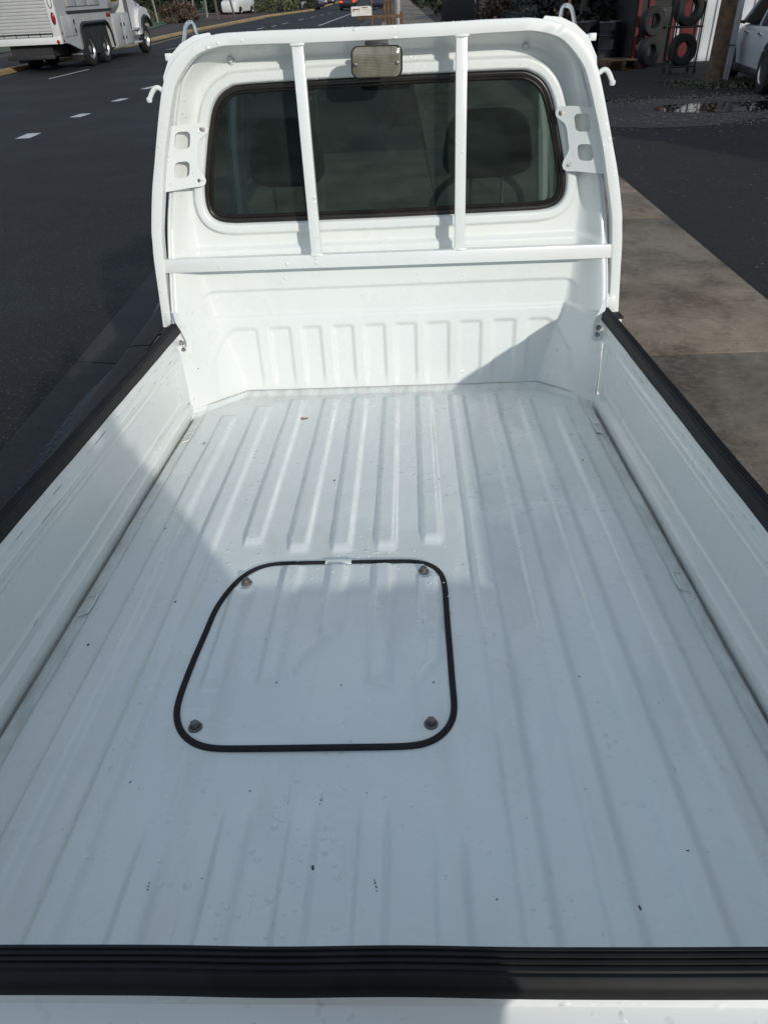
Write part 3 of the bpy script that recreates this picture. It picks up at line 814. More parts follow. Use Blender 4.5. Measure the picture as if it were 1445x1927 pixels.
for a, b in zip(GI, GO):
    for s, dy in secs: gv.append((a[0]+(b[0]-a[0])*s, GY0+dy, a[1]+(b[1]-a[1])*s))
n = len(GI); gf = [(i*k+j, i*k+(j+1) % k, (i+1)*k+(j+1) % k, (i+1)*k+j) for i in range(n-1) for j in range(k)]+[tuple(range(k)), tuple(range((n-1)*k, n*k))]
gr.add(gv, gf)
guard = T(gr, 'guard_frame', 'paint', angle=22)
m = MB()
m.box(-.7295, .727, GY0+.003, GY0+.034, .4665, .5085, .0022)
m.xf(lambda p: (p[0], p[1], p[2]-p[0]*.006))
T(m, 'cross_bar', 'paint', guard)
for xc, tx in ((-.2215, 0), (.2415, 0)):
    m = MB(); m.box(xc-.0165, xc+.0165, GY0+.004, GY0+.032, .5080, 1.0815, .003); T(m, 'upright_bar', 'paint', guard)
    m = MB()
    m.tube([(xc-.019, GY0+.006, .5095), (xc-.006, GY0+.002, .5085), (xc+.007, GY0+.002, .5098), (xc+.019, GY0+.006, .5085)], .0042, 7); T(m, 'weld_bead', 'paint', guard); m = MB()
    m.tube([(xc-.019, GY0+.006, 1.0810), (xc-.003, GY0+.002, 1.0795), (xc+.010, GY0+.002, 1.0805), (xc+.020, GY0+.006, 1.0810)], .0040, 7)
    T(m, 'weld_bead', 'paint', guard)
# foot clips, gussets, hinge plates with bolts
for sx in (-1, 1):
    m = MB(); m.box(sx*.728, sx*.757, GY0-.008, GY0+.03, .296, .342, .005); T(m, 'foot_clip', 'paint', guard)
    m = MB(); m.box(sx*.724, sx*.730, GY0-.012, GY0+.034, .300, .352, .002); T(m, 'foot_clip', 'paint', guard)
    # folded gusset plate running down from the foot of the post to the hinge plate
    gl_ = [(326, 589), (333, 589), (338, 602), (352, 622), (357, 634), (362, 640), (363, 664), (352, 667), (343, 666), (341, 658), (352, 652), (350, 640), (340, 622), (330, 606)] if sx < 0 else [(1140, 562), (1133, 570), (1127, 586), (1117, 604), (1115, 614), (1113, 640), (1121, 643), (1134, 640), (1135, 630), (1125, 627), (1122, 618), (1131, 600), (1139, 582)]
    gq = [tp(*p, 1, -.178) for p in gl_]
    m = MB().prism([(p[0], p[2]) for p in gq], -.178, -.174, 'xz'); T(m, 'gusset_plate', 'paint', panel)
    m = MB(); m.box(sx*.690, sx*.728, -.186, -.181, .222, .252, .0015); T(m, 'hinge_plate', 'paint', panel)
    m = MB(); m.box(sx*.724, sx*.729, -.215, -.181, .224, .244, .0015); T(m, 'hinge_plate', 'paint', panel)
    for zb in (.262, .240):
        hexbolt((sx*.690, -.1785, zb), .0062, .009, .0090, 'y', 'steel', panel, 'hinge_bolt', -1)
# side brackets with two square holes, bolted to the window flange
for sx in (-1, 1):
    ol = [(.662, .888), (.575, .8945), (.545, .8945), (.534, .889), (.531, .877), (.535, .866), (.548, .857), (.560, .848), (.567, .833), (.574, .800), (.578, .782), (.577, .770), (.571, .757), (.566, .746), (.564, .732), (.568, .721), (.578, .716), (.606, .7155), (.700, .709), (.692, .745), (.676, .815)]
    sk = lambda x0, x1, z0, z1: [(u+(.80-v)*.21, v) for u, v in rrect_poly(x0, x1, z0, z1, .013, 5)]
    hl = [sk(.597, .639, .826, .874), sk(.597, .639, .746, .792)]
    def fb(u, v, wv, sx=sx):
        y = -.008-(u-(.80-v)*.21-.55)*.52
        return (sx*u, y-wv, v-sx*u*.004)
    br = plate(ol, hl, .0035, fb, 'side_bracket', 'paint', guard)
    for u, v in ((.550, .877), (.584, .734)):
        hexbolt((sx*u, -.0155, v-sx*u*.004), .0058, .008, .0098, 'y', 'steel', br, 'bolt', -1)
    # rope hooks on the outside of the posts
    hp = [(308, 172), (299, 165.5), (292, 166.5), (287.5, 173), (284, 181), (281.5, 188)] if sx < 0 else [(1126, 138), (1135, 131.5), (1141.5, 132.5), (1146, 139), (1149.5, 147.5), (1152, 155.5)]
    P3 = catmull([tuple(tp(*p, 1, -.082)) for p in hp], 18)
    m = MB(); m.tube([tuple(p) for p in P3], .0068, 10); m.lathe([(0, -.008), (.006, -.007), (.0086, -.002), (.0086, .004), (.005, .007), (0, .008)], 10, 'z', tuple(P3[-1])); T(m, 'rope_hook', 'paint', guard)
    # chrome rod hoops standing on the shoulders of the frame
    lp = [(344.5, 95), (348, 66), (350, 50), (354, 44), (359, 42.5), (364, 46), (367, 56), (370, 64), (376, 70.5)] if sx < 0 else [(1050, 39), (1054.5, 32), (1057, 18), (1061.5, 11.5), (1067.5, 10.5), (1073.5, 14), (1077, 24), (1080, 42), (1083.5, 60)]
    P3 = catmull([tuple(tp(*p, 1, -.050)) for p in lp], 34)
    m = MB(); m.tube([tuple(p) for p in P3], .0056, 10); T(m, 'rod_hoop', 'chrome', guard)
    q = tp(*((329, 107) if sx < 0 else (1104, 70)), 1, -.03)
    m = MB(); m.box(q[0]-.016, q[0]+.016, -.05, -.02, q[2]-.006, q[2]+.006, .003); m.box(q[0]-.010+sx*.012, q[0]+.010+sx*.012, -.054, -.016, q[2]-.010, q[2]+.009, .003)
    T(m, 'pin_stub', 'paint', guard)
    # plate the hoop is welded to, behind the corner of the frame
    c0 = [(.455, 1.096), (.475, 1.119), (.520, 1.114), (.562, 1.096), (.600, 1.066), (.628, 1.018), (.636, .965), (.615, .965), (.56, 1.05)]
    m = MB().prism([(sx*a, b-sx*a*.005) for a, b in c0], -.058, -.052, 'xz'); T(m, 'shoulder_plate', 'paint', guard)

# ---- work lamp hanging from the top bar
LC = (.0030, -.150, 1.0285); lw_, lh_ = .0715, .0385
def lamp_out(s, dx=0):
    return rrect_poly(-lw_*s-dx, lw_*s+dx, -lh_*s*1.0-dx, lh_*s+dx, .020*s, 8)
def lamp_ring(specs):
    rows = []
    P = [(s, y) for s, y in specs]
    loopsL = [[(LC[0]+u*1.0+v*.03, LC[1]+y, LC[2]+v-u*.02) for u, v in lamp_out(s)] for s, y in P]
    return loopsL
def loft_closed(loopsL, cap0=False, cap1=False):
    m = MB(); n = len(loopsL[0]); v = [p for l in loopsL for p in l]; f = []
    for i in range(len(loopsL)-1):
        for k in range(n): f.append((i*n+k, i*n+(k+1) % n, (i+1)*n+(k+1) % n, (i+1)*n+k))
    if cap0: f.append(tuple(range(n)))
    if cap1: f.append(tuple(range((len(loopsL)-1)*n, len(loopsL)*n)))
    return m.add(v, f)
lamp = T(loft_closed(lamp_ring([(.80, .045), (.90, .040), (.985, .018), (1.0, .004), (1.0, -.008), (.975, -.011), (.94, -.008), (.93, .0)]), True), 'work_lamp', 'dark', angle=45)
# ribbed lens
lm = MB(); rowsL = []
for v in np.linspace(-1, 1, 121):
    zq = v*lh_*.945; rr0 = .020*.94
    # half width of the rounded rectangle at this height
    dz = abs(zq)-(lh_*.945-rr0); hw = lw_*.945-(0 if dz <= 0 else rr0-math.sqrt(max(0, rr0**2-dz**2)))
    dome = .006*(1-v**4)
    groove = .0011*(1 if (v*lh_*1000/1.9) % 2 < 1.05 else -1)*(1 if -.97 < v < .50 else .15)
    rowsL.append([(LC[0]+u*hw+zq*.03, LC[1]-.006-dome*(1-abs(u)**5)-groove*(1-abs(u)**9), LC[2]+zq-u*hw*.02) for u in np.linspace(-1, 1, 25)])
T(lm.grid(rowsL), 'lens', 'lens', lamp, angle=20)
for u in (-.058, .058):
    m = MB(); m.lathe([(0, -.0185), (.0035, -.018), (.0042, -.016), (.0042, -.006)], 12, 'y', (LC[0]+u, LC[1], LC[2]-.004)); T(m, 'screw', 'steel', lamp)
m = MB(); m.box(-.030, .035, -.118, -.100, 1.064, 1.080, .003); m.box(-.012, .018, -.140, -.112, 1.056, 1.070, .002); T(m, 'lamp_bracket', 'dark', lamp)

# ---- side gates and tailgate
GPROF = [(.7000, .004), (.6992, .010), (.6992, .027), (.7012, .0315), (.7050, .033), (.7185, .0335), (.7215, .0345), (.7240, .040), (.7300, .048), (.7380, .058), (.7415, .075), (.7420, .200), (.7405, .2085), (.7350, .2135), (.7165, .2185), (.7120, .2225), (.7105, .229), (.7090, .2315), (.7075, .2345), (.7090, .2375), (.7102, .240), (.7100, .2465), (.7088, .2480), (.7088, .2505), (.7098, .252), (.7060, .2640), (.7046, .2665), (.7040, .272), (.7036, .2885), (.7640, .2885), (.7650, .20), (.7620, .19), (.7620, .05), (.7650, .04), (.7650, -.045), (.7580, -.050), (.7400, -.050), (.7400, -.012), (.7030, -.0095)]
CAPP = [(.7034, .2835), (.6996, .2850), (.6984, .3000), (.6990, .3085), (.7030, .3125), (.7130, .3135), (.7150, .3160), (.7200, .3165), (.7225, .3130), (.7245, .3130), (.7265, .3165), (.7315, .3165), (.7340, .3130), (.7360, .3130), (.7380, .3165), (.7430, .3165), (.7455, .3130), (.7475, .3130), (.7495, .3160), (.7560, .3150), (.7655, .3085), (.7695, .3000), (.7695, .2700), (.7655, .2690), (.7650, .2890), (.7034, .2890)]
def gate_x(z):
    x = .7035+.0135*float(sst(.0345, .040, np.array(z)))-.0135*float(sst(.205, .222, np.array(z)))
    x -= .0040*math.exp(-((z-.066)/.0045)**2)+.0030*math.exp(-((z-.196)/.004)**2)+.0022*math.exp(-((z-.2345)/.0030)**2)+.0016*math.exp(-((z-.2600)/.0022)**2)
    return x
GPROF = [(.7000, .004), (.6992, .010), (.6992, .027), (.7005, .0315), (.7025, .033)]+[(gate_x(z), z) for z in np.linspace(.0345, .283, 72)]+[(.7036, .2885), (.7290, .2885), (.7290, -.045), (.7270, -.050), (.7100, -.050), (.7100, -.012), (.7030, -.0095)]
CAPP = [(.6984+(u-.6984)*.480, v) for u, v in CAPP]
for sx, y0 in ((-1, -.172), (1, -.200)):
    ysg = np.linspace(y0, -2.118, 60); rows = []
    for y in ysg:
        b = .0012*math.sin(y*4+sx)+.0007*math.sin(y*13)
        # the inner recess closes at both ends of the gate
        cl_ = float(1-sst(y0-.085, y0-.045, np.array(y))*(1) if True else 0); cl_ = float(sst(-2.075, -2.03, np.array(y)))*cl_
        rows.append([(sx*(u+(b if .045 < v < .24 and u < .718 else 0)-((u-.7065)*(1-cl_) if (.045 < v < .215 and u < .718) else 0)), y, v) for u, v in GPROF])
    m = MB(); n = len(GPROF); m.v = [p for r_ in rows for p in r_]
    m.f = [(i*n+k, i*n+(k+1) % n, (i+1)*n+(k+1) % n, (i+1)*n+k) for i in range(len(rows)-1) for k in range(n)]+[tuple(range(n)), tuple(range((len(rows)-1)*n, len(rows)*n))]
    gate = T(m, 'side_gate', 'paint', angle=38)
    gate['label'] = 'low white side gate in sun at its front end, dark rubber along its top' if sx < 0 else 'low white side gate with its inner face in shade'
    rows = []
    for y in np.concatenate([[y0+.07], np.linspace(y0+.05, -2.115, 70)]):
        wv = .0003*math.sin(y*13+sx)+.0002*math.sin(y*37)
        rows.append([(sx*(u+wv), y, v+wv*.6) for u, v in CAPP])
    m = MB(); n = len(CAPP); m.v = [p for r_ in rows for p in r_]
    m.f = [(i*n+k, i*n+(k+1) % n, (i+1)*n+(k+1) % n, (i+1)*n+k) for i in range(len(rows)-1) for k in range(n)]+[tuple(range(n)), tuple(range((len(rows)-1)*n, len(rows)*n))]
    T(m, 'rubber_cap', 'rubber', gate, angle=30)
    rs = np.random.default_rng(21+sx); m = MB()
    for _ in range(46):
        y = rs.uniform(-2.0, y0-.1); L_ = rs.uniform(.006, .06)*rs.choice([.4, 1, 1]); zc = rs.choice([.2600, .2590, .2340, .2350, .0660]); xq = gate_x(zc)
        th_ = rs.uniform(.0003, .0007); xq = sx*(xq-.0005)
        m.add([(xq, y, zc-th_), (xq, y+L_, zc-th_*rs.uniform(.2, 1)), (xq, y+L_*.8, zc+th_), (xq, y+L_*.1, zc+th_*.6)], [(0, 1, 2, 3)])
    T(m, 'scuff_marks', 'dullbolt', gate, False)['kind'] = 'stuff'
    # corner pillar that the gate latches to
    m = MB(); m.box(sx*.706, sx*.774, -.155, -.050, .2795, .2885, .002); T(m, 'post_pad', 'rubber', gate)
    m = MB().prism([(.7190, -.05), (.7190, .2790), (.7710, .2790), (.7710, -.05)], -.150, -.055, 'xz').xf(lambda p, sx=sx: (p[0]*sx, p[1], p[2])); T(m, 'corner_pillar', 'paint')
    m = MB(); m.tube([(sx*.705, y0-.012, .20), (sx*.722, y0-.016, .15), (sx*.724, y0-.017, .09), (sx*.714, y0-.014, .05)], .004, 7); T(m, 'gate_stop', 'paint', gate)
TPROF = [(-2.140, .004), (-2.140, .293), (-2.168, .293), (-2.1695, .2715), (-2.174, .2685), (-2.206, .2600), (-2.214, .2530), (-2.215, .06), (-2.210, .05), (-2.210, -.05), (-2.140, -.05)]
m = MB().prism(TPROF, -.728, .728, 'yz'); tg = T(m, 'tailgate', 'paint', angle=30)
TCAP = [(-2.1425, .2885), (-2.1372, .2900), (-2.1365, .3050), (-2.1372, .3120), (-2.1390, .3145), (-2.1415, .3148), (-2.1425, .3130), (-2.1437, .3130), (-2.1447, .3152), (-2.1472, .3152), (-2.1482, .3130), (-2.1494, .3130), (-2.1504, .3152), (-2.1529, .3152), (-2.1539, .3130), (-2.1551, .3130), (-2.1561, .3150), (-2.1590, .3148), (-2.1602, .3130), (-2.1616, .3130), (-2.1640, .3140), (-2.1690, .3105), (-2.1722, .3050), (-2.1728, .2930), (-2.1700, .2920), (-2.1690, .2938), (-2.1425, .2938)]
rows = [[(x, u+.0006*math.sin(x*21), v+.0005*math.sin(x*33)) for u, v in TCAP] for x in np.linspace(-.732, .732, 90)]
m = MB(); n = len(TCAP); m.v = [p for r_ in rows for p in r_]
m.f = [(i*n+k, i*n+(k+1) % n, (i+1)*n+(k+1) % n, (i+1)*n+k) for i in range(len(rows)-1) for k in range(n)]+[tuple(range(n)), tuple(range((len(rows)-1)*n, len(rows)*n))]
T(m, 'rubber_cap', 'rubber', tg, angle=30)
m = MB(); m.box(-.03, -.012, -2.2165, -2.206, .10, .2585, .002); T(m, 'press_line', 'paint', tg)
for sx in (-1, 1):
    m = MB(); m.box(sx*.7295, sx*.760, -2.10, -2.16, .16, .19, .004); m.tube([(sx*.755, -2.10, .175), (sx*.745, -2.02, .17), (sx*.740, -1.96, .16)], .006, 8); T(m, 'gate_latch', 'dullbolt', tg)

# ---- cab: shell, doors, glass, seats, wheel
for sx in (-1, 1):                                     # rear corners of the cab
    m = MB()
    rows = []
    for z in np.linspace(-.42, 1.06, 40):
        wv = float(np.interp(z, [-.42, 0, .36, .627, .793, .899, .985, 1.046, 1.06], [.700, .7, .722, .70, .665, .634, .603, .560, .545]))
        rows.append([(sx*(wv-.020), .055, z), (sx*(wv-.004), .06, z), (sx*(wv+.008), .09, z), (sx*(wv+.012), .16, z), (sx*(wv-.02), .165, z)])
    m.grid(rows); T(m, 'cab_rear_corner', 'paint', angle=60)
rows = []
for y, dz, k in ((.055, -.030, .86), (.07, -.010, .96), (.10, .000, 1), (.30, .012, 1), (.60, .010, .99), (.80, -.008, .97), (.86, -.035, .95)):
    rows.append([(x*k*.585, y, 1.092+dz-.09*abs(x)**5) for x in np.linspace(-1, 1, 31)])
roof = T(MB().grid(rows), 'cab_roof', 'paint', angle=60)
rows = [[(q[0]*.97, q[1], q[2]-.03) for q in r_] for r_ in rows]
T(MB().grid(rows), 'headliner', 'trim', roof)
for sx in (-1, 1):
    m = MB(); rows = []
    for z in np.linspace(-.40, .42, 18):
        bulge = .02*math.sin(math.pi*(z+.40)/.82)
        rows.append([(sx*(.715+bulge-.02*(t in (0, 1))), .165+t*.80, z) for t in (0, .02, .25, .5, .75, .98, 1)])
    m.grid(rows); m.box(sx*.66, sx*.70, .17, .96, -.38, .40)
    dr = T(m, 'door', 'paint', angle=50)
    m = MB(); m.box(sx*.735, sx*.752, .24, .36, .28, .31, .006); T(m, 'door_handle', 'dark', dr)
    gz = [(.715, .42, .18, .94), (.66, .80, .17, .86), (.60, 1.02, .165, .80)]
    rows = [[(sx*a, y0_, z), (sx*a, y1_, z)] for a, z, y0_, y1_ in gz]
    T(MB().grid(rows), 'side_window', 'clearglass', dr, smooth=False)
    m = MB(); m.tube([(sx*.700, 1.08, .40), (sx*.655, .95, .75), (sx*.585, .82, 1.05)], .026, 8); T(m, 'windscreen_pillar', 'paint', roof)
    # outside mirror
    m = MB(); m.box(sx*.80, sx*.93, .93, .97, .52, .74, .02); m.tube([(sx*.72, .94, .45), (sx*.79, .95, .56), (sx*.85, .95, .60)], .010, 8); T(m, 'door_mirror', 'dark', dr)
    m = MB(); m.box(sx*.60, sx*.72, 1.135, 1.165, .05, .20, .02); T(m, 'headlight', 'clearlens')
rows = []
for z in np.linspace(-.40, .41, 14):
    y = 1.16-.05*((z-.0)/.4)**2
    rows.append([(x*.72, y-.10*abs(x)**6, z) for x in np.linspace(-1, 1, 25)])
T(MB().grid(rows), 'cab_nose', 'paint', angle=60)
rows = [[(x*wx, y-.06*abs(x)**4, z) for x in np.linspace(-1, 1, 21)] for z, y, wx in ((.40, 1.12, .69), (.62, 1.03, .655), (.85, .93, .62), (1.055, .84, .575))]
T(MB().grid(rows), 'windscreen', 'clearglass', angle=60)
m = MB(); m.box(-.66, .66, .80, 1.10, .22, .40, .04); dash = T(m, 'dashboard', 'trim')
m = MB(); m.box(-.66, .66, .02, 1.05, -.20, -.14); T(m, 'cab_floor', 'dark')
for xc, py, hw, hh in ((-.345, .777, .128, .108), (.358, .775, .150, .108)):
    m = MB(); m.box(xc-.24, xc+.24, .14, .27, -.02, .57, .05); m.box(xc-.24, xc+.24, .20, .68, -.10, .08, .05)
    seat = T(m, 'seat', 'seatf', angle=60)
    # headrest: soft pillow
    rows = []
    for a in np.linspace(-math.pi/2, math.pi/2, 15):
        ring = []
        for b in np.linspace(0, 2*math.pi, 29):
            ce = lambda t: math.copysign(abs(math.cos(t))**.55, math.cos(t)); se = lambda t: math.copysign(abs(math.sin(t))**.55, math.sin(t))
            ring.append((xc+hw*ce(a)*ce(b)*(1-.12*se(a)), .285+.055*se(b)*ce(a), .777+hh*se(a)))
        rows.append(ring)
    hr = T(MB().grid(rows), 'headrest', 'seatf', seat, angle=80)
    for q in (-.055, .055): T(MB().tube([(xc+q, .27, .54), (xc+q, .28, .70)], .006, 8), 'headrest_post', 'chrome', seat)
m = MB(); ring = [(.36+.185*math.cos(a), .70-.095*math.sin(a), .50+.155*math.sin(a)) for a in np.linspace(0, 2*math.pi, 41)]
m.tube(ring, .014, 8, cap=False); m.tube([(.18, .70, .50), (.36, .72, .485), (.54, .70, .50)], .016, 7); m.tube([(.36, .72, .485), (.36, .92, .30)], .03, 10)
T(m, 'steering_wheel', 'dark')
m = MB(); m.box(-.09, .10, .62, .645, .945, .995, .012); m.tube([(0, .64, .98), (0, .72, 1.03)], .008, 8); T(m, 'interior_mirror', 'dark', roof)
m = MB(); m.box(-.46, .46, -.05, -2.1, -.10, -.012); T(m, 'bed_underframe', 'chassis', smooth=False)
for sx in (-1, 1):
    m = MB(); m.box(sx*.30, sx*.36, 1.0, -2.1, -.22, -.10); T(m, 'chassis_rail', 'chassis', smooth=False)
    m = MB(); m.box(sx*.52, sx*.66, -2.205, -2.235, -.16, -.055, .01); T(m, 'tail_lamp', 'redlens')
def ground_z(y): return -.66+.0799*(y+1)
def wheel(name, at, rad, wd, parent, rim_mat='alu', axis='x', seg=28, loc=None):
    m = MB(); m.lathe([(rad*.58, -wd/2), (rad*.80, -wd*.52), (rad*.95, -wd*.46), (rad, -wd*.30), (rad, wd*.30), (rad*.95, wd*.46), (rad*.80, wd*.52), (rad*.58, wd/2)], seg, axis, at)
    o = m.build(name, 'tyre', parent, True, loc, 40); 
    m = MB(); m.lathe([(rad*.585, -wd*.49), (rad*.55, -wd*.40), (rad*.50, -wd*.18), (rad*.24, -wd*.22), (rad*.20, -wd*.34), (0, -wd*.36)], seg, axis, at); m.lathe([(rad*.585, wd*.49), (rad*.55, wd*.40), (rad*.50, wd*.18), (rad*.24, wd*.22), (rad*.20, wd*.34), (0, wd*.36)], seg, axis, at)
    rm = m.build('rim', rim_mat, o, True, None, 40)
    return o
for sx in (-1, 1):
    for y in (.58, -1.35):
        wz = ground_z(y)+.255-sx*.64*.0072
        wheel('wheel', (sx*.64, y, wz), .255, .145, truck, 'greypaint', loc=OFF)
        m = MB(); m.box(sx*.28, sx*.60, y-.03, y+.03, wz-.03, wz+.03, .008); m.tube([(sx*.40, y, wz), (sx*.36, y, -.16)], .035, 8); T(m, 'axle', 'chassis')
# grit and chips lying on the bed floor
r = np.random.default_rng(5); m = MB()
spots = [(455, 750), (478, 748), (400, 777), (405, 778), (979, 743), (1003, 745), (720, 886), (622, 1010), (552, 890), (560, 870), (487, 1025), (305, 1062), (283, 1014), (604, 1502), (606, 1498), (602, 1510), (541, 1508), (642, 1292), (281, 1672), (283, 1665), (280, 1678), (706, 1665), (708, 1672), (709, 1680), (705, 1660), (1292, 1606), (245, 1470), (470, 1486), (690, 1490), (840, 930), (1090, 1270), (1240, 1320), (935, 1690), (1100, 1490), (990, 1545), (380, 1650), (870, 1060), (770, 1050)]
for px, py in spots:
    q = tp(px, py, 2, .004); s = r.uniform(.0006, .0013); a = r.uniform(0, 6.28); e = r.uniform(1, 2.6)
    zq = float(floor_z(np.array([q[0]]), np.array([q[1]]))[0])
    if in_poly(q[:2], HOL): zq = .008
    u = np.array([math.cos(a), math.sin(a)])*s*e; v = np.array([-math.sin(a), math.cos(a)])*s
    P = [(q[0]+u[0]*i+v[0]*j, q[1]+u[1]*i+v[1]*j, zq+.0003) for i, j in ((1, 0), (.3, .9), (-.8, .5), (-1, -.3), (.2, -.9))]
    m.add(P+[(q[0], q[1], zq+.0022)], [(0, 1, 5), (1, 2, 5), (2, 3, 5), (3, 4, 5), (4, 0, 5)])
m.xf(lambda p: tuple(RTW @ (np.array(p)-P0)))
tag(m.build('grit_specks', 'mulch', None, False), 'dark specks of grit scattered on the white bed floor', kind='stuff')
dm = MB(); rd = np.random.default_rng(77)
def bead(x, y, z, r_, nrm):
    nrm = Vector(nrm).normalized(); a = nrm.orthogonal().normalized(); b = nrm.cross(a); P = []; st = rd.uniform(.8, 1.5)
    for k in range(6):
        t = k*math.pi/3; P.append(Vector((x, y, z))+(a*math.cos(t)*st+b*math.sin(t))*r_)
    for k in range(6):
        t = k*math.pi/3+.5; P.append(Vector((x, y, z))+(a*math.cos(t)*st+b*math.sin(t))*r_*.65+nrm*r_*.38)
    P.append(Vector((x, y, z))+nrm*r_*.5)
    dm.add([tuple(RTW @ (np.array(p)-P0)) for p in P], [(k, (k+1) % 6, 6+(k+1) % 6, 6+k) for k in range(6)]+[(6+k, 6+(k+1) % 6, 12) for k in range(6)])
for cx, cy, sx_, sy_, n_ in ((.02, -.55, .22, .30, 260), (.05, -1.13, .12, .06, 70), (-.35, -.5, .2, .3, 90), (.45, -.9, .16, .5, 130), (-.2, -1.85, .35, .15, 30), (.3, -1.8, .3, .2, 22)):
    for _ in range(n_):
        x, y = rd.normal(cx, sx_), rd.normal(cy, sy_)
        if abs(x) > .65 or y > -.09 or y < -2.1: continue
        if in_poly((x, y), HOL): zb_ = hatch_z(x, y)
        else: zb_ = float(floor_z(np.array([x]), np.array([y]))[0])
        bead(x, y, zb_, rd.uniform(.0012, .0034), (0, 0, 1))
for _ in range(90):
    i = rd.integers(40, 178); p = GO[i]; bead(p[0], GY0+rd.uniform(.006, .034), p[1]+.0003, rd.uniform(.0015, .003), (p[0]*.3, 0, 1))
for _ in range(70):
    x = rd.uniform(-.45, .45); bead(x, float(panel_y(np.array([x]), np.array([1.0]))[0]), 1.0+rd.normal(0, .003), rd.uniform(.001, .0022), (0, -1, -.2))
for _ in range(120):
    bead(rd.uniform(-.5, .6), rd.uniform(-2.205, -2.175), .2655, rd.uniform(.0012, .0028), (0, -.25, 1))
dob = dm.build('water_drops', 'drop', None, True, None, 80); tag(dob, 'beads of rain water on the white bed floor and frame', kind='stuff')
q = tp(383.5, 834, 2, .003); m = MB()
lf = [(.0075, 0), (.003, .0045), (-.002, .0035), (-.0065, .001), (-.003, -.0038), (.002, -.003)]
m.add([(q[0]+a, q[1]+b, .0035+.0016*math.sin(i*2)) for i, (a, b) in enumerate(lf)]+[(q[0], q[1], .0025)], [(i, (i+1) % 6, 6) for i in range(6)])
m.xf(lambda p: tuple(RTW @ (np.array(p)-P0)))
leafy = m.build('leaf_scrap', 'amber', None, False); tag(leafy, 'tiny yellow scrap of leaf on the bed floor near the left gate', 'leaf')
leafy.data.materials[0] = simple('yellow_leaf', (.34, .25, .05), .7)

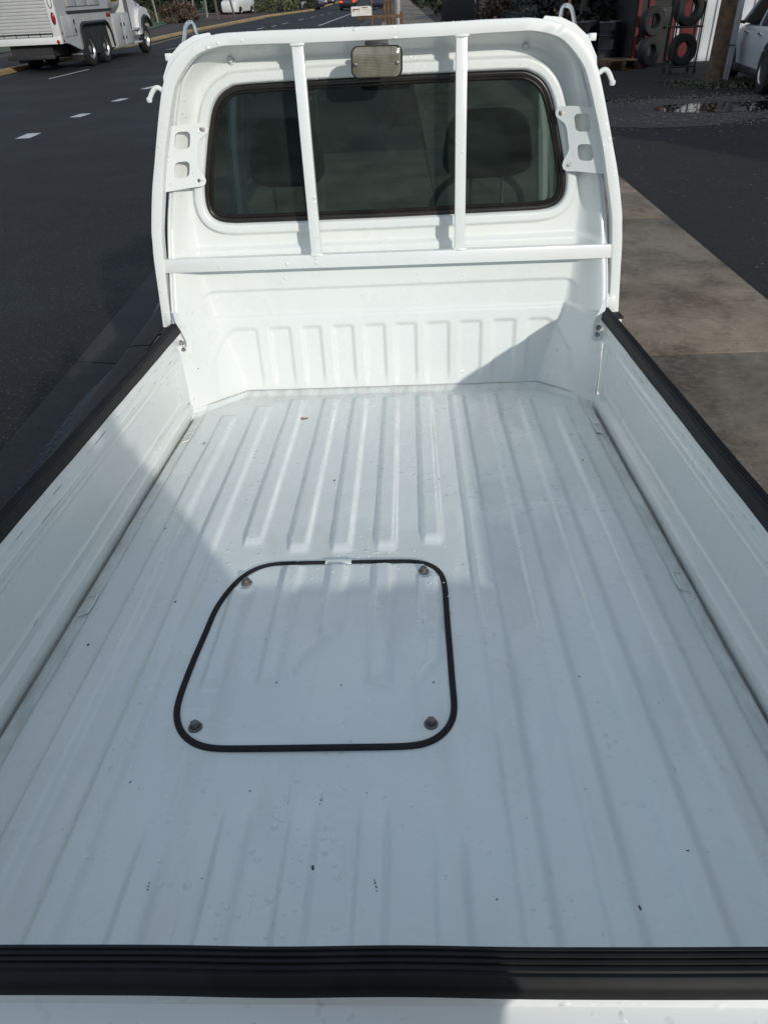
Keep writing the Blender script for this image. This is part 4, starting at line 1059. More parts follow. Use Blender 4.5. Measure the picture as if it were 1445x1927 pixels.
# ================================================================ VEHICLES ON THE ROAD AND IN THE YARD
def car(name, loc, rz, label, L=4.5, Wd=1.82, Ht=1.6, paint_='carblack', style='suv', group=None, wr=.34, lights=False, wb=None, detail=True, cat='car'):
    t = empty(name, loc, rz, label, cat, group)
    h = L/2; hw = Wd/2; belt = Ht*.60; gc = .20 if style != 'sedan' else .16
    nose = belt*.93 if style != 'van' else belt*.92
    st = [(-h, .80, gc+.22, belt*.80), (-h+.04, .90, gc+.10, belt*.93), (-h+.20, .97, gc+.02, belt), (-h*.5, 1, gc, belt*1.02), (0, 1, gc, belt), (h*.36, 1, gc, belt*.985), (h*.55, .985, gc, nose), (h*.80, .95, gc+.01, nose*.93), (h-.10, .86, gc+.06, nose*.84), (h, .72, gc+.16, nose*.66)]
    rows = []
    for y, k, z0, z1 in st:
        w_ = hw*k; zm = z0+(z1-z0)*.55
        half = [(w_*.80, z0), (w_*.95, z0+.06), (w_*.985, zm*.8+z0*.2), (w_, zm), (w_*.975, z1-.10*(z1-z0)), (w_*.90, z1-.015), (w_*.70, z1+.012), (w_*.3, z1+.025)]
        rows.append([(x, y, z) for x, z in half]+[(-x, y, z) for x, z in half[::-1]])
    m = MB(); n = len(rows[0]); m.v = [p for r_ in rows for p in r_]
    m.f = [(i*n+k, i*n+(k+1) % n, (i+1)*n+(k+1) % n, (i+1)*n+k) for i in range(len(rows)-1) for k in range(n)]+[tuple(range(n)), tuple(range((len(rows)-1)*n, len(rows)*n))]
    body = m.build('body', paint_, t, True, None, 50)
    # greenhouse
    if style == 'sedan': gs = [(-h*.72, .84, belt, 0), (-h*.42, .70, Ht*.965, 1), (-h*.1, .72, Ht, 1), (h*.10, .71, Ht*.98, 1), (h*.48, .86, belt*.985, 0)]
    elif style == 'van': gs = [(-h+.12, .90, belt, 0), (-h+.18, .80, Ht*.985, 1), (0, .82, Ht, 1), (h*.30, .80, Ht*.985, 1), (h*.62, .88, belt*.97, 0)]
    else: gs = [(-h+.10, .88, belt, 0), (-h+.42, .74, Ht*.955, 1), (-h*.3, .76, Ht, 1), (h*.08, .74, Ht*.985, 1), (h*.46, .88, belt*.985, 0)]
    yb0, yb1 = gs[0][0], gs[-1][0]
    top = [(y, k, z) for y, k, z, q in gs if q]
    base_l = np.linspace(yb0, yb1, len(top)+2)
    # glass faces as one wrap, roof on top
    rowsb = [(hw*.90, y, belt*.995) for y in np.linspace(yb0, yb1, 9)]
    tyv = np.interp(np.linspace(0, 1, 9), np.linspace(0, 1, len(top)), [q[0] for q in top]); tk = np.interp(tyv, [q[0] for q in top], [q[1] for q in top]); tz = np.interp(tyv, [q[0] for q in top], [q[2] for q in top])
    rowst = [(hw*k, y, z-.03) for y, k, z in zip(tyv, tk, tz)]
    gmat = 'carglass' if style != 'van' else 'carglass'
    for sx in (-1, 1):
        m = MB().grid([[(sx*a[0], a[1], a[2]) for a in rowsb], [(sx*a[0]*.995, a[1], a[2]) for a in rowst]]); m.build('side_window', gmat, t, True)
        m = MB()
        for i in (0, 3, 5, 8): m.tube([(sx*(rowsb[i][0]+.004), rowsb[i][1], rowsb[i][2]), (sx*(rowst[i][0]+.004), rowst[i][1], rowst[i][2])], .035 if i in (0, 8) else .022, 6)
        m.build('window_pillar', paint_ if i else paint_, t, True)['kind'] = 'stuff'
    m = MB().grid([[(x*rowsb[8][0], rowsb[8][1]+.10*(1-x*x), rowsb[8][2]) for x in np.linspace(-1, 1, 9)], [(x*rowst[8][0], rowst[8][1]+.05*(1-x*x), rowst[8][2]) for x in np.linspace(-1, 1, 9)]]); m.build('windscreen', gmat, t)
    m = MB().grid([[(x*rowsb[0][0], rowsb[0][1]-.06*(1-x*x), rowsb[0][2]) for x in np.linspace(-1, 1, 9)], [(x*rowst[0][0], rowst[0][1]-.04*(1-x*x), rowst[0][2]) for x in np.linspace(-1, 1, 9)]]); m.build('rear_window', gmat, t)
    rows = [[(x*rowst[i][0]*1.01, rowst[i][1], rowst[i][2]+.03*(1-abs(x)**4)) for x in np.linspace(-1, 1, 13)] for i in range(9)]
    rows = [[(p[0], p[1]-.03, p[2]-.01) for p in rows[0]]]+rows+[[(p[0], p[1]+.04, p[2]-.012) for p in rows[-1]]]
    MB().grid(rows).build('roof', paint_, t, True, None, 60)
    wbh = (wb or L*.585)/2
    for sx in (-1, 1):
        for sy in (-1, 1):
            yw = sy*wbh+(.03*L if sy < 0 else -.0)*0
            m = MB(); m.lathe([(0, .012), (wr*1.14, .012), (wr*1.17, .0), (wr*1.17, -.25)], 24, 'x', (0, 0, 0)); m.xf(lambda p: (sx*(hw*.985+p[0]), yw+p[1], max(.16, wr+.02+p[2]))); m.build('wheel_arch', 'dark', t)
            wheel('wheel', (sx*(hw-.085), yw, wr), wr, .215, t, 'alu' if detail else 'cargrey', 'x', 24)
        m = MB(); m.box(sx*hw*.60, sx*hw*.90, -h-.012, -h+.10, belt*.70, belt*.86, .02); m.build('tail_light', 'tail_on' if lights else 'redlens', t)
        m = MB(); m.box(sx*hw*.50, sx*hw*.80, h-.16, h-.02, belt*.56, belt*.72, .03); m.build('headlight', 'clearlens', t)
        m = MB(); m.box(sx*(hw+.02), sx*(hw+.20), h*.36, h*.36+.10, belt*1.0, belt*1.0+.15, .03); m.box(sx*(hw-.06), sx*(hw+.05), h*.36+.02, h*.36+.07, belt*.99, belt*1.04); m.build('mirror', 'dark' if paint_ == 'suvwhite' else paint_, t)
        for yy in (-.55, .35):
            m = MB(); m.box(sx*(hw*.975), sx*(hw+.022), yy-.10, yy+.10, belt*.865, belt*.90, .008); m.build('door_handle', 'chrome' if detail else paint_, t)
    if detail:
        for sx in (-1, 1):
            m = MB(); m.box(sx*(hw*.955), sx*(hw+.004), -wbh+wr*1.2, wbh-wr*1.2, gc+.0, gc+.13, .015); m.build('sill_trim', 'dark', t)
    return t
ml, nt_, bl = new_mat('lit_tail_lamp'); bl.inputs['Base Color'].default_value = (.5, .01, .01, 1); bl.inputs['Emission Color'].default_value = (1, .05, .03, 1); bl.inputs['Emission Strength'].default_value = 1.6; MT['tail_on'] = ml
# white crossover in the yard
ra, fa_ = gp(1425, 175), gp(1376, 153)
d = np.array([fa_[0]-ra[0], fa_[1]-ra[1]]); ang = math.atan2(d[1], d[0])-math.pi/2
u = d/np.linalg.norm(d); rgt = np.array([u[1], -u[0]])
cc = np.array([ra[0], ra[1]])+u*1.22+rgt*.905
car('crossover_car', (cc[0], cc[1], -.012), ang, 'white crossover car parked in the yard beside the wooden utility pole', 4.35, 1.82, 1.62, 'suvwhite', 'suv', None, .36, False, 2.5)
# dark car ahead with its brake lights on
q = gp(655, 19.5, ZR); dist = q[1]
car('driving_car', (q[0], q[1]+2.3, ZR), 0, 'dark car driving away with red tail lights lit, beyond the mailbox', 4.6, 1.9, 1.7, 'carblack', 'suv', None, .36, True, None, False)
for px, py, p_, st_, lab in ((613, 10, 'cargrey', 'sedan', 'grey sedan nearest the kerb end, waiting at the far parking entrance'), (626, 8, 'carblack', 'sedan', 'black car just right of the grey sedan at the far entrance'), (643, 3, 'carsilver', 'sedan', 'silver car farthest down the road, left of the car with red lights')):
    q = gp(px, py, ZR); car('far_car', (q[0]-.6, q[1], ZR), math.pi+.12, lab, 4.4, 1.8, 1.48, p_, st_, 'cars far down the road', .33, False, None, False)
q = wy(712, 4, 95); car('far_car', (q[0], 95, ZR), .0, 'dark blue car low behind the mailbox post, far down the right lane', 4.5, 1.8, 1.5, 'cardarkblue', 'suv', 'cars far down the road', .34, False, None, False)
for px, lab, p_ in ((509, 'dark parked car half hidden by shrubs, right of the white van', 'cargrey'), (570, 'silver parked car behind the last roadside shrub', 'carsilver'), (585, 'dark blue parked car at the right end of the shrub row', 'cardarkblue')):
    q = gp(px, 13, ZR); q = np.array([q[0], min(q[1], 128)]); q2 = wy(px, 10, 112); car('parked_car', (q2[0]-.5, 112, ZR-.012), 1.3, lab, 4.4, 1.8, 1.5, p_, 'sedan', 'cars parked beyond the shrubs', .33, False, None, False)
# white van facing us behind the shrubs
q = gp(433, 28, 0); car('white_van', (q[0]+.6, q[1]+2.5, -.05), math.pi-.25, 'white delivery van facing the road behind the mulch strip', 5.4, 2.05, 2.7, 'truckwhite', 'van', None, .36, False, None, True, 'van')

# ---- utility service truck in the left lane
ut = empty('service_truck', (-11.02, 26.95, ZR), R(-2.2), 'large white service truck with side lockers and twin rear axles, driving in the far lane', 'truck')
def U(mb, name, mat, parent=None, smooth=True, angle=35):
    return mb.build(name, mat, ut if parent is None else parent, smooth, None, angle)
WT = 2.45
m = MB(); m.box(-WT, -.02, .06, 1.52, .80, 3.05); m.box(-WT+.1, -.02, 1.52, 4.9, 1.30, 3.05); ubox = U(m, 'body', 'greypaint', smooth=False)
m = MB(); m.prism([(.0, .84), (.0, 1.62), (4.92, 1.62), (4.92, 1.36), (4.86, 1.36), (4.74, .60), (4.70, .40), (4.80, .38), (4.60, .45), (4.45, 1.12), (4.25, 1.30), (1.95, 1.30), (1.72, 1.12), (1.60, .56), (1.40, .56), (.55, .78)], -.10, .0, 'yz'); U(m, 'side_panel', 'greypaint', smooth=False)
# black edge of the wheel opening
arch = [(1.60, .60), (1.66, 1.05), (1.80, 1.22), (2.00, 1.30), (4.20, 1.30), (4.42, 1.20), (4.58, .95), (4.70, .50)]
m = MB(); m.tube([(.004, y, z) for y, z in arch], .055, 8); U(m, 'arch_trim', 'dark')
m = MB(); m.box(-WT+.1, -.09, 1.60, 4.70, .35, 1.29); U(m, 'wheel_well', 'chassis', smooth=False)
m = MB(); m.box(-.02, .03, .9, 5.05, 1.60, 1.68); U(m, 'body_moulding', 'dark', smooth=False)
# rear end: posts, sill, roller door of slats
for x0, x1 in ((-.26, .012), (-WT-.012, -WT+.26)):
    m = MB(); m.box(x0, x1, -.02, .10, .80, 3.08, .01); ps = U(m, 'corner_post', 'truckwhite')
m = MB(); m.box(-WT-.01, .01, -.045, .10, .80, 1.0, .012); U(m, 'rear_sill', 'truckwhite')
door = U(MB().box(-WT+.26, -.26, .045, .06, .96, 3.0), 'roller_door', 'greypaint', smooth=False)
for k in range(22):
    z = .98+k*.092; m = MB(); m.box(-WT+.262, -.262, .022, .044, z, z+.084, .004); U(m, 'slat', 'greypaint', door)
m = MB(); m.tube([(-WT+.3, -.01, 1.10), (-.29, -.01, 1.10)], .014, 7); m.tube([(-WT+.3, -.01, 1.00), (-.29, -.01, 1.00)], .014, 7)
for k in range(5): m.tube([(-WT+.5+k*.42, -.01, .98), (-WT+.5+k*.42, -.01, 1.13)], .012, 6)
U(m, 'grab_rail', 'dark')
for z, mt, rz_ in ((1.50, 'redlens', .16), (1.94, 'clearlens', .16)):
    m = MB(); m.lathe([(0, -.02), (.05, -.018), (.07, 0)], 16, 'y', (0, 0, 0)); m.xf(lambda p: (-.10+p[0]*.8, -.024+p[1], z+p[2]*2.2)); l_ = U(m, 'tail_light', mt)
    m = MB(); m.tube([(-.10+.062*math.cos(a), -.022, z+.165*math.sin(a)) for a in np.linspace(0, 6.283, 21)], .012, 6, False); U(m, 'lamp_bezel', 'dark', l_)
m = MB(); m.lathe([(0, -.02), (.045, -.018), (.055, 0)], 14, 'y', (-.12, -.05, .86)); U(m, 'reflector', 'redlens')
for z in (.88, 1.10): U(MB().box(.0, .02, .10, .17, z-.04, z+.04, .008), 'side_marker', 'redlens')
# lockers on the side
def locker(y0, y1, z0, z1, hy):
    d_ = U(MB().box(-.01, .022, y0, y1, z0, z1, .01), 'locker_door', 'greypaint')
    for zz_ in ((z0+.25*(z1-z0)), (z0+.70*(z1-z0))): U(MB().box(.02, .045, hy-.03, hy+.05, zz_-.06, zz_+.06, .01), 'latch', 'dark', d_)
locker(.75, 1.36, .98, 1.55, 1.25); locker(.20, .70, .92, 1.55, .60) if False else None
m = MB(); m.box(-.01, .02, .30, 1.28, .98, 1.56, .012); U(m, 'side_hatch', 'greypaint')
m = MB(); m.box(-.5, .0, 4.90, 7.05, .40, 1.50, .015); U(m, 'locker_box', 'greypaint')
locker(4.98, 5.90, .46, 1.42, 5.75); locker(6.0, 6.98, .46, 1.42, 6.1)
for y0, y1 in ((1.0, 1.9), (1.95, 2.85), (2.9, 4.0)): locker(y0, y1, 1.80, 2.85, y1-.15)
U(MB().box(.0, .02, 4.45, 4.85, 1.42, 1.56, .004), 'flag_sticker', 'redlens')
# tank behind the cab with its yellow placard
rows = []
for y, k in ((4.98, .0), (4.99, .8), (5.06, .95), (5.2, 1), (6.5, 1), (6.62, .93), (6.66, .75), (6.67, 0)):
    rows.append([(-1.22+1.20*k*math.cos(a), y, 2.12+.60*k*math.sin(a)) for a in np.linspace(0, 2*math.pi, 33)])
tank = U(MB().grid(rows), 'tank', 'truckwhite', angle=50)
m = MB(); m.grid([[(-1.22+1.222*math.cos(a), y, 2.12+.62*math.sin(a)) for y in (5.45, 6.15)] for a in np.linspace(-.42, .05, 8)]); plq = U(m, 'placard', 'yellow', tank)
for k in range(3):
    m = MB(); a0 = -.36+k*.13; m.grid([[(-1.22+1.226*math.cos(a), y, 2.12+.624*math.sin(a)) for y in (5.55, 6.05)] for a in (a0, a0+.06)]); U(m, 'placard_mark', 'dark', plq)
# cab and hood
m = MB(); m.prism([(7.05, .55), (7.05, 2.85), (7.25, 2.95), (8.05, 2.92), (8.40, 2.05), (8.42, .60)], -WT+.15, -.15, 'yz'); ucab = U(m, 'cab', 'truckwhite')
m = MB(); m.prism([(8.36, .75), (8.36, 2.02), (8.9, 1.93), (9.7, 1.72), (9.98, 1.50), (10.02, .75)], -WT+.42, -.42, 'yz'); U(m, 'hood', 'truckwhite')
m = MB(); m.box(-.155, -.135, 7.45, 8.25, 2.05, 2.70, .03); U(m, 'side_window', 'carglass', ucab)
m = MB(); m.prism([(8.10, 2.80), (8.405, 2.08), (8.42, 2.08), (8.12, 2.82)], -WT+.28, -.28, 'yz'); U(m, 'windscreen', 'carglass', ucab)
fend = [(7.95, .70), (8.02, 1.25), (8.25, 1.52), (8.75, 1.66), (9.30, 1.58), (9.62, 1.30), (9.72, .95), (9.55, .95), (9.42, 1.12), (9.15, 1.26), (8.80, 1.30), (8.45, 1.20), (8.26, .95), (8.22, .70)]
m = MB().prism(fend, -.75, .0, 'yz'); U(m, 'fender', 'truckwhite')
m = MB().tube([(.006, y, z) for y, z in ((8.24, .72), (8.28, .98), (8.46, 1.22), (8.80, 1.32), (9.15, 1.28), (9.43, 1.14), (9.58, .96))], .075, 8); U(m, 'fender_flare', 'dark')
m = MB().prism(fend, -WT, -WT+.75, 'yz'); U(m, 'fender', 'truckwhite')
for z in (.42, .88): m = MB(); m.box(-.55, .02, 7.10, 7.98, z, z+.07, .015); U(m, 'cab_step', 'greypaint')
m = MB(); m.box(-.50, -.10, 7.10, 7.95, .45, .95, .02); U(m, 'fuel_tank', 'alu')
m = MB(); m.tube([(-.02, 6.92, .95), (-.02, 6.90, 1.6), (-.02, 6.88, 3.2)], .065, 12); U(m, 'exhaust_stack', 'chrome')
m = MB(); m.box(.05, .16, 8.28, 8.40, 1.75, 2.25, .03); m.tube([(-.15, 8.25, 1.9), (.06, 8.32, 2.0)], .02, 6); U(m, 'mirror', 'dark')
m = MB(); m.box(-.10, .02, 9.40, 9.52, 1.42, 1.52, .02); U(m, 'turn_lamp', 'redlens')
for y in (2.42, 3.86): 
    wheel('wheel', (-.19, y, .52), .52, .30, ut, 'alu', 'x', 32); wheel('wheel', (-WT+.19, y, .52), .52, .30, ut, 'alu', 'x', 32)
wheel('wheel', (-.20, 8.85, .52), .52, .30, ut, 'alu', 'x', 32); wheel('wheel', (-WT+.20, 8.85, .52), .52, .30, ut, 'alu', 'x', 32)
m = MB(); m.box(-WT+.5, -.5, .2, 9.6, .45, .80); U(m, 'chassis', 'chassis', smooth=False)
for y in (2.42, 3.86, 8.85): U(MB().tube([(-WT+.3, y, .52), (-.3, y, .52)], .09, 10), 'axle', 'chassis')
for x0, x1 in ((-.42, -.02), (-WT+.02, -WT+.42)): U(MB().box(x0, x1, 1.50, 1.53, .22, .74, .004), 'mud_flap', 'dark'); U(MB().box(x0, x1, 1.47, 1.50, .40, .44, .004), 'flap_bar', 'alu')
m = MB(); m.box(-WT+.35, -.45, .10, .22, .38, .50, .01); U(m, 'tow_bar', 'dark')

# ================================================================ ROADSIDE THINGS
# grey metal pole on the strip ahead of the truck
q = wy(748, 0, 20.5); t = empty('metal_pole', (q[0], 20.5, -.02), 0, 'plain grey metal pole standing behind the middle of the cab roof', 'pole')
MB().tube([(0, 0, -.1), (0, 0, 3), (0, 0, 7.5)], [.105, .102, .085], 20).build('shaft', 'galv', t); MB().lathe([(0, 0), (.19, 0), (.19, .03), (.13, .05), (.11, .14)], 20).build('base_collar', 'galv', t)
# mailbox on a wooden arm
q = wy(680, 20, 20.0); mb_ = empty('mailbox', (q[0], 20.0, -.02), 0, 'weathered white mailbox with a red flag on a wooden arm', 'mailbox')
sec = [(-.075, 0), (-.075, .12)]+[(.075*math.cos(a), .12+.075*math.sin(a)) for a in np.linspace(math.pi, 0, 9)][1:-1]+[(.075, .12), (.075, 0)]
m = MB().prism(sec, -.245, .245, 'yz').xf(lambda p: (p[0], p[1], p[2]+1.265)); bx_ = m.build('box', 'mailwhite', mb_)
m = MB(); m.box(-.20, -.03, -.086, -.078, 1.395, 1.412, .001); m.box(-.20, -.175, -.086, -.078, 1.36, 1.41, .001); m.build('flag', 'redlens', bx_)
m = MB(); m.box(.02, .16, -.079, -.076, 1.425, 1.438); m.build('lettering', 'redlens', bx_, False)
m = MB(); m.box(.02, .19, -.079, -.076, 1.395, 1.40); m.build('lettering', 'dullbolt', bx_, False)
m = MB().prism([(y*1.04, z*1.03) for y, z in sec], .235, .255, 'yz').xf(lambda p: (p[0], p[1], p[2]+1.262)); m.build('door', 'mailwhite', bx_)
m = MB(); m.box(-.10, 1.02, -.045, .045, 1.19, 1.262, .006); m.build('arm', 'wood', mb_)
m = MB(); m.box(.235, .275, -.06, .06, 0, 1.75, .006); m.build('post', 'wood', mb_)
m = MB(); m.box(.93, 1.02, -.05, .05, 0, 1.32, .006); m.build('post', 'wood', mb_)
for k, (px, hgt) in enumerate(((722, 2.4), (729, 2.2), (736, 2.5))):
    q = wy(px, 10, 22.5+k*.5); t = empty('wooden_stake', (q[0], 22.5+k*.5, -.02), .2*k, ['leftmost thin wooden stake behind the mailbox arm', 'middle thin wooden stake behind the mailbox arm', 'thin wooden stake closest to the metal pole'][k], 'stake', 'stakes behind the mailbox')
    MB().tube([(0, 0, -.1), (.02, 0, hgt*.5), (0, .02, hgt)], [.05, .045, .04], 9).build('shaft', 'wood', t)
q = wy(723, 36, 20.2); m = MB(); rows = []
for a in np.linspace(-1.5, 1.5, 10): rows.append([(.21*math.cos(a)*math.cos(b)*(1+.15*math.sin(3*b)), .18*math.cos(a)*math.sin(b), .33+.33*math.sin(a)*(1+.1*math.cos(2*b))) for b in np.linspace(0, 6.283, 17)])
o = m.grid(rows).build('boulder', 'stone', None, True, (q[0], 20.9, -.05), 60); o.scale = (1, 1, 1.65); tag(o, 'pale rounded boulder under the mailbox arm', 'boulder')
shrub('low_shrub', (wy(713, 34, 20.7)[0], 20.7, -.03), 1.05, .25, .25, 700, .06, 'shrubgreen', 'small green shrub growing beside the boulder under the mailbox', None, 31)
# hedge and shrubs along the right of the sidewalk
for i, (px, y, h, rx) in enumerate(((786, 95, 3.4, 1.3), (797, 78, 3.6, 1.3), (808, 64, 3.6, 1.2), (822, 54, 3.4, 1.0))):
    q = wy(px, 8, y); shrub('hedge_shrub', (q[0]+.5, y, -.03), h, rx, 1.8, 1500, .16, 'evergreen', ['dark evergreen hedge shrub farthest up the sidewalk', 'dark evergreen hedge shrub, second farthest up the sidewalk', 'dark evergreen hedge shrub, second nearest along the sidewalk', 'dark evergreen hedge shrub right beside the black board fence'][i], 'hedge beside the sidewalk', 41+i)
q0, q1 = wy(832, 4, 43), wy(897, 10, 41)
fx = empty('board_fence', (q0[0], 43, -.03), math.atan2(-2, q1[0]-q0[0]), 'black board fence panel with a post at its right end, beyond the sidewalk', 'fence')
Lf = math.hypot(q1[0]-q0[0], 2)
for k in range(int(Lf/.15)): MB().box(k*.15+.004, k*.15+.146, -.012, .012, .06, 1.62-.10*k/(Lf/.15)*3, .003).build('board', 'fenceblack', fx)
for x in (-.03, Lf): MB().box(x-.05, x+.05, .015, .10, 0, 1.95 if x < 0 else 1.55, .008).build('post', 'fenceblack', fx)
for z in (.35, 1.15): MB().box(0, Lf, .013, .05, z, z+.08, .004).build('rail', 'fenceblack', fx)
MB().box(Lf-.10, Lf-.06, -.03, -.012, 1.0, 1.2, .004).build('hinge', 'alu', fx)
t = empty('brown_wall', (wy(905, 5, 50)[0], 50, -.03), 0, 'low brown house wall with dark timber trim behind the bare shrubs', 'building')
MB().box(0, 9, 0, 5, 0, 2.6).build('wall', 'brick', t, False); MB().prism([(-.4, 2.6), (9.4, 2.6), (9.4, 2.75), (4.5, 4.6), (-.4, 2.75)], -.5, 5.5, 'xz').build('roof', 'fenceblack', t, False)
wq = MB().box(3, 4.4, -.03, -.005, 1, 2).build('window', 'carglass', t, False); MB().box(2.95, 4.45, -.06, -.01, .9, .98).build('sill', 'wood', wq, False)
for i, (px, y, h, rx) in enumerate(((905, 44, 2.6, .8), (925, 40, 2.8, .9), (948, 38, 3.0, .9), (968, 36, 3.0, .7))):
    q = wy(px, 10, y); shrub('bare_shrub', (q[0], y, -.03), h, rx, .8, 1300, .10, 'brownleaf', ['dry brown shrub just right of the black fence post', 'dry brown shrub, second from the black fence post', 'dry brown shrub, third from the black fence post', 'dry brown shrub nearest the blue spruce'][i], 'dry shrubs behind the cab roof', 51+i)
q = wy(1003, 22, 29); tree('spruce_tree', (q[0], 29, -.03), 4.4, 1.25, .05, 8500, .06, 'bluespruce', 'small blue-grey spruce tree rising behind the cab roof', 'tree', None, 61, .06, .75, 60)
for i, (px, y, h, rx) in enumerate(((1060, 23.5, 5.5, .95), (1098, 22.5, 6.0, 1.0), (1138, 23.2, 6.2, 1.0), (1172, 22.0, 5.5, .85), (1030, 33, 7, 1.4))):
    q = wy(px, 22, y); tree('conifer_tree', (q[0], y, -.03), h, rx*1.15, .1, 5200, .12, 'darkconifer', ['dark conifer directly behind the right rod hoop', 'dark conifer just right of the right rod hoop', 'dark conifer in the middle of the row behind the yard', 'dark conifer nearest the red workshop', 'dark conifer half hidden by the blue spruce'][i], 'tree', 'conifers behind the yard', 71+3*i, .14, .8, 60)
# wooden utility pole, white conduit pole
q = gp(1340, 158); t = empty('utility_pole', (q[0], q[1], -.012), 0, 'thick brown wooden utility pole beside the white crossover car', 'utility pole')
MB().tube([(0, 0, -.1), (.01, 0, 2), (0, .02, 5), (0, 0, 9)], [.155, .145, .135, .11], 20).build('shaft', 'wood', t)
MB().box(-1.1, 1.1, -.06, .06, 8.2, 8.32, .01).build('cross_arm', 'wood', t)
for z in (1.45, 2.2): MB().box(-.02, .02, -.17, -.14, z, z+.10, .004).build('staple', 'alu', t)
q = gp(1357, 156); t = empty('conduit_pole', (q[0]+.03, q[1]+.05, -.012), 0, 'slim white pipe standing right of the wooden utility pole', 'pole')
MB().tube([(0, 0, -.1), (0, 0, 2), (0, 0, 6)], .062, 16).build('pipe', 'whitesiding', t); MB().tube([(.10, .06, -.1), (.10, .06, 6)], .03, 12).build('cable_pipe', 'whitesiding', t); MB().box(-.075, .075, -.075, .075, .62, .65, .004).build('strap', 'dullbolt', t)

# ---- workshop at the end of the yard: white ribbed siding and a red front
t = empty('workshop', (6.9, 19.6, -.012), 0, 'dark workshop with white ribbed siding and red boards behind the tyre rack', 'building')
MB().box(-1.0, 12, .12, 8, 0, 5.2).build('wall', 'fenceblack', t, False)
for k in range(36):
    x = .10+k*.30; MB().prism([(x, .10), (x+.19, .10), (x+.205, .05), (x+.275, .05), (x+.29, .10), (x+.29, .119), (x, .119)], 0, 4.6, 'xy').build('siding_panel', 'whitesiding', t, False)
for x, wd_ in ((-.97, .08), (-.72, .12), (-.14, .10)):
    MB().box(x, x+wd_, .06, .118, .05, 4.2, .004).build('red_board', 'red', t)
MB().box(-.02, .085, .03, .118, 0, 4.7, .006).build('corner_trim', 'whitesiding', t)
MB().prism([(-1.3, 5.2), (12.3, 5.2), (12.3, 5.35), (5.4, 6.6), (-1.3, 5.35)], -.3, 8.3, 'xz').build('roof', 'cargrey', t, False)
MB().box(-.58, -.18, .02, .07, .75, 1.15, .004).build('sign_board', 'fenceblack', t)
MB().box(.12, .52, .0, .048, .05, 4.1, .004).build('red_board', 'red', t)
# solid black slab, its colour standing in for the shade inside an opening
MB().box(-.58, -.18, .09, .119, 1.3, 2.9, .006).build('doorway_shade_slab', 'chassis', t)
sl = catmull([(.17, .26), (.11, .30), (.04, .27), (.03, .20), (.10, .16), (.17, .11), (.16, .04), (.09, .0), (.02, .04)], 24)
MB().tube([(-.48+p[0], .014, .80+p[1]) for p in sl], .014, 6).build('sign_letter', 'cargrey', t)
# meter box on the siding
mbx = MB().box(.30, .62, -.08, .05, .95, 1.45, .03).build('meter_box', 'whitesiding', t); MB().tube([(.46, -.03, 1.45), (.46, -.03, 4)], .03, 8).build('conduit', 'alu', mbx)
# tyre racks
def tyre(parent, at, rad, wd, name='tyre'):
    m = MB(); m.lathe([(rad*.50, -wd*.42), (rad*.64, -wd*.5), (rad*.92, -wd*.48), (rad, -wd*.30), (rad, wd*.30), (rad*.92, wd*.48), (rad*.64, wd*.5), (rad*.50, wd*.42), (rad*.48, .0), (rad*.50, -wd*.42)], 32, 'y', (0, 0, 0))
    o = m.build(name, 'tyre', None, True, None, 40); o.location = at; return o
q = gp(1281, 138)
rk = empty('tyre_rack', (q[0]-.02, q[1]+.15, -.012), .12, 'black steel rack on castors holding two big tyres, in front of the workshop', 'rack')
for x in (-.28, .28):
    MB().tube([(x, -.16, .10), (x, -.16, 1.62)], .018, 8).build('upright', 'dark', rk); MB().tube([(x, .16, .10), (x, .16, 1.62)], .018, 8).build('upright', 'dark', rk)
for z in (.14, .86):
    for y in (-.16, .16): MB().tube([(-.30, y, z), (.30, y, z)], .018, 8).build('rail', 'dark', rk)
for x in (-.28, .28):
    for z in (.14, .86): MB().tube([(x, -.16, z), (x, .16, z)], .016, 8).build('cross_tube', 'dark', rk)
    for y in (-.16, .16): MB().lathe([(0, -.02), (.045, -.02), (.05, 0), (.045, .02), (0, .02)], 14, 'x', (x, y, .05)).build('castor', 'tyre', rk)
ty1 = tyre(rk, (q[0]-.02, q[1]+.15, .14+.29), .30, .24); ty1.rotation_euler = (0, 0, .12); tag(ty1, 'worn black tyre on the lower shelf of the tyre rack', 'tyre')
ty2 = tyre(rk, (q[0]-.02, q[1]+.15, .86+.31), .32, .26); ty2.rotation_euler = (0, 0, .12); tag(ty2, 'big black tyre on the upper shelf of the tyre rack', 'tyre')
o = tyre(rk, (6.15, 19.05, .29), .30, .22); o.rotation_euler = (0, 0, .5); tag(o, 'black tyre standing on the ground left of the tyre rack', 'tyre')
o = tyre(rk, (6.15, 19.1, .89), .30, .22); o.rotation_euler = (0, 0, .4); tag(o, 'black tyre stacked on another one left of the tyre rack', 'tyre')
# clutter beside the workshop
def drum(loc, lab, mt):
    t_ = empty('oil_drum', loc, 0, lab, 'drum', 'drums beside the workshop')
    MB().lathe([(0, 0), (.28, 0), (.285, .02), (.28, .04), (.28, .28), (.292, .295), (.28, .31), (.28, .57), (.292, .585), (.28, .60), (.28, .84), (.285, .86), (.275, .88), (.27, .865), (0, .865)], 24).build('shell', mt, t_)
    MB().lathe([(0, .86), (.03, .86), (.03, .885), (0, .885)], 10, 'z', (.17, 0, 0)).build('bung', 'dullbolt', t_)
drum((5.55, 20.6, -.012), 'black oil drum just left of the stacked tyres', 'carblack'); drum((5.05, 21.2, -.012), 'black oil drum farther left beside the conifers', 'carblack')
pal = empty('wood_pallet', (5.62, 19.75, -.012), .2, 'small wooden pallet lying on the ground before the drums', 'pallet')
for k in range(6): MB().box(-.45, .45, -.40+k*.145, -.30+k*.145, .10, .12, .003).build('plank', 'wood', pal)
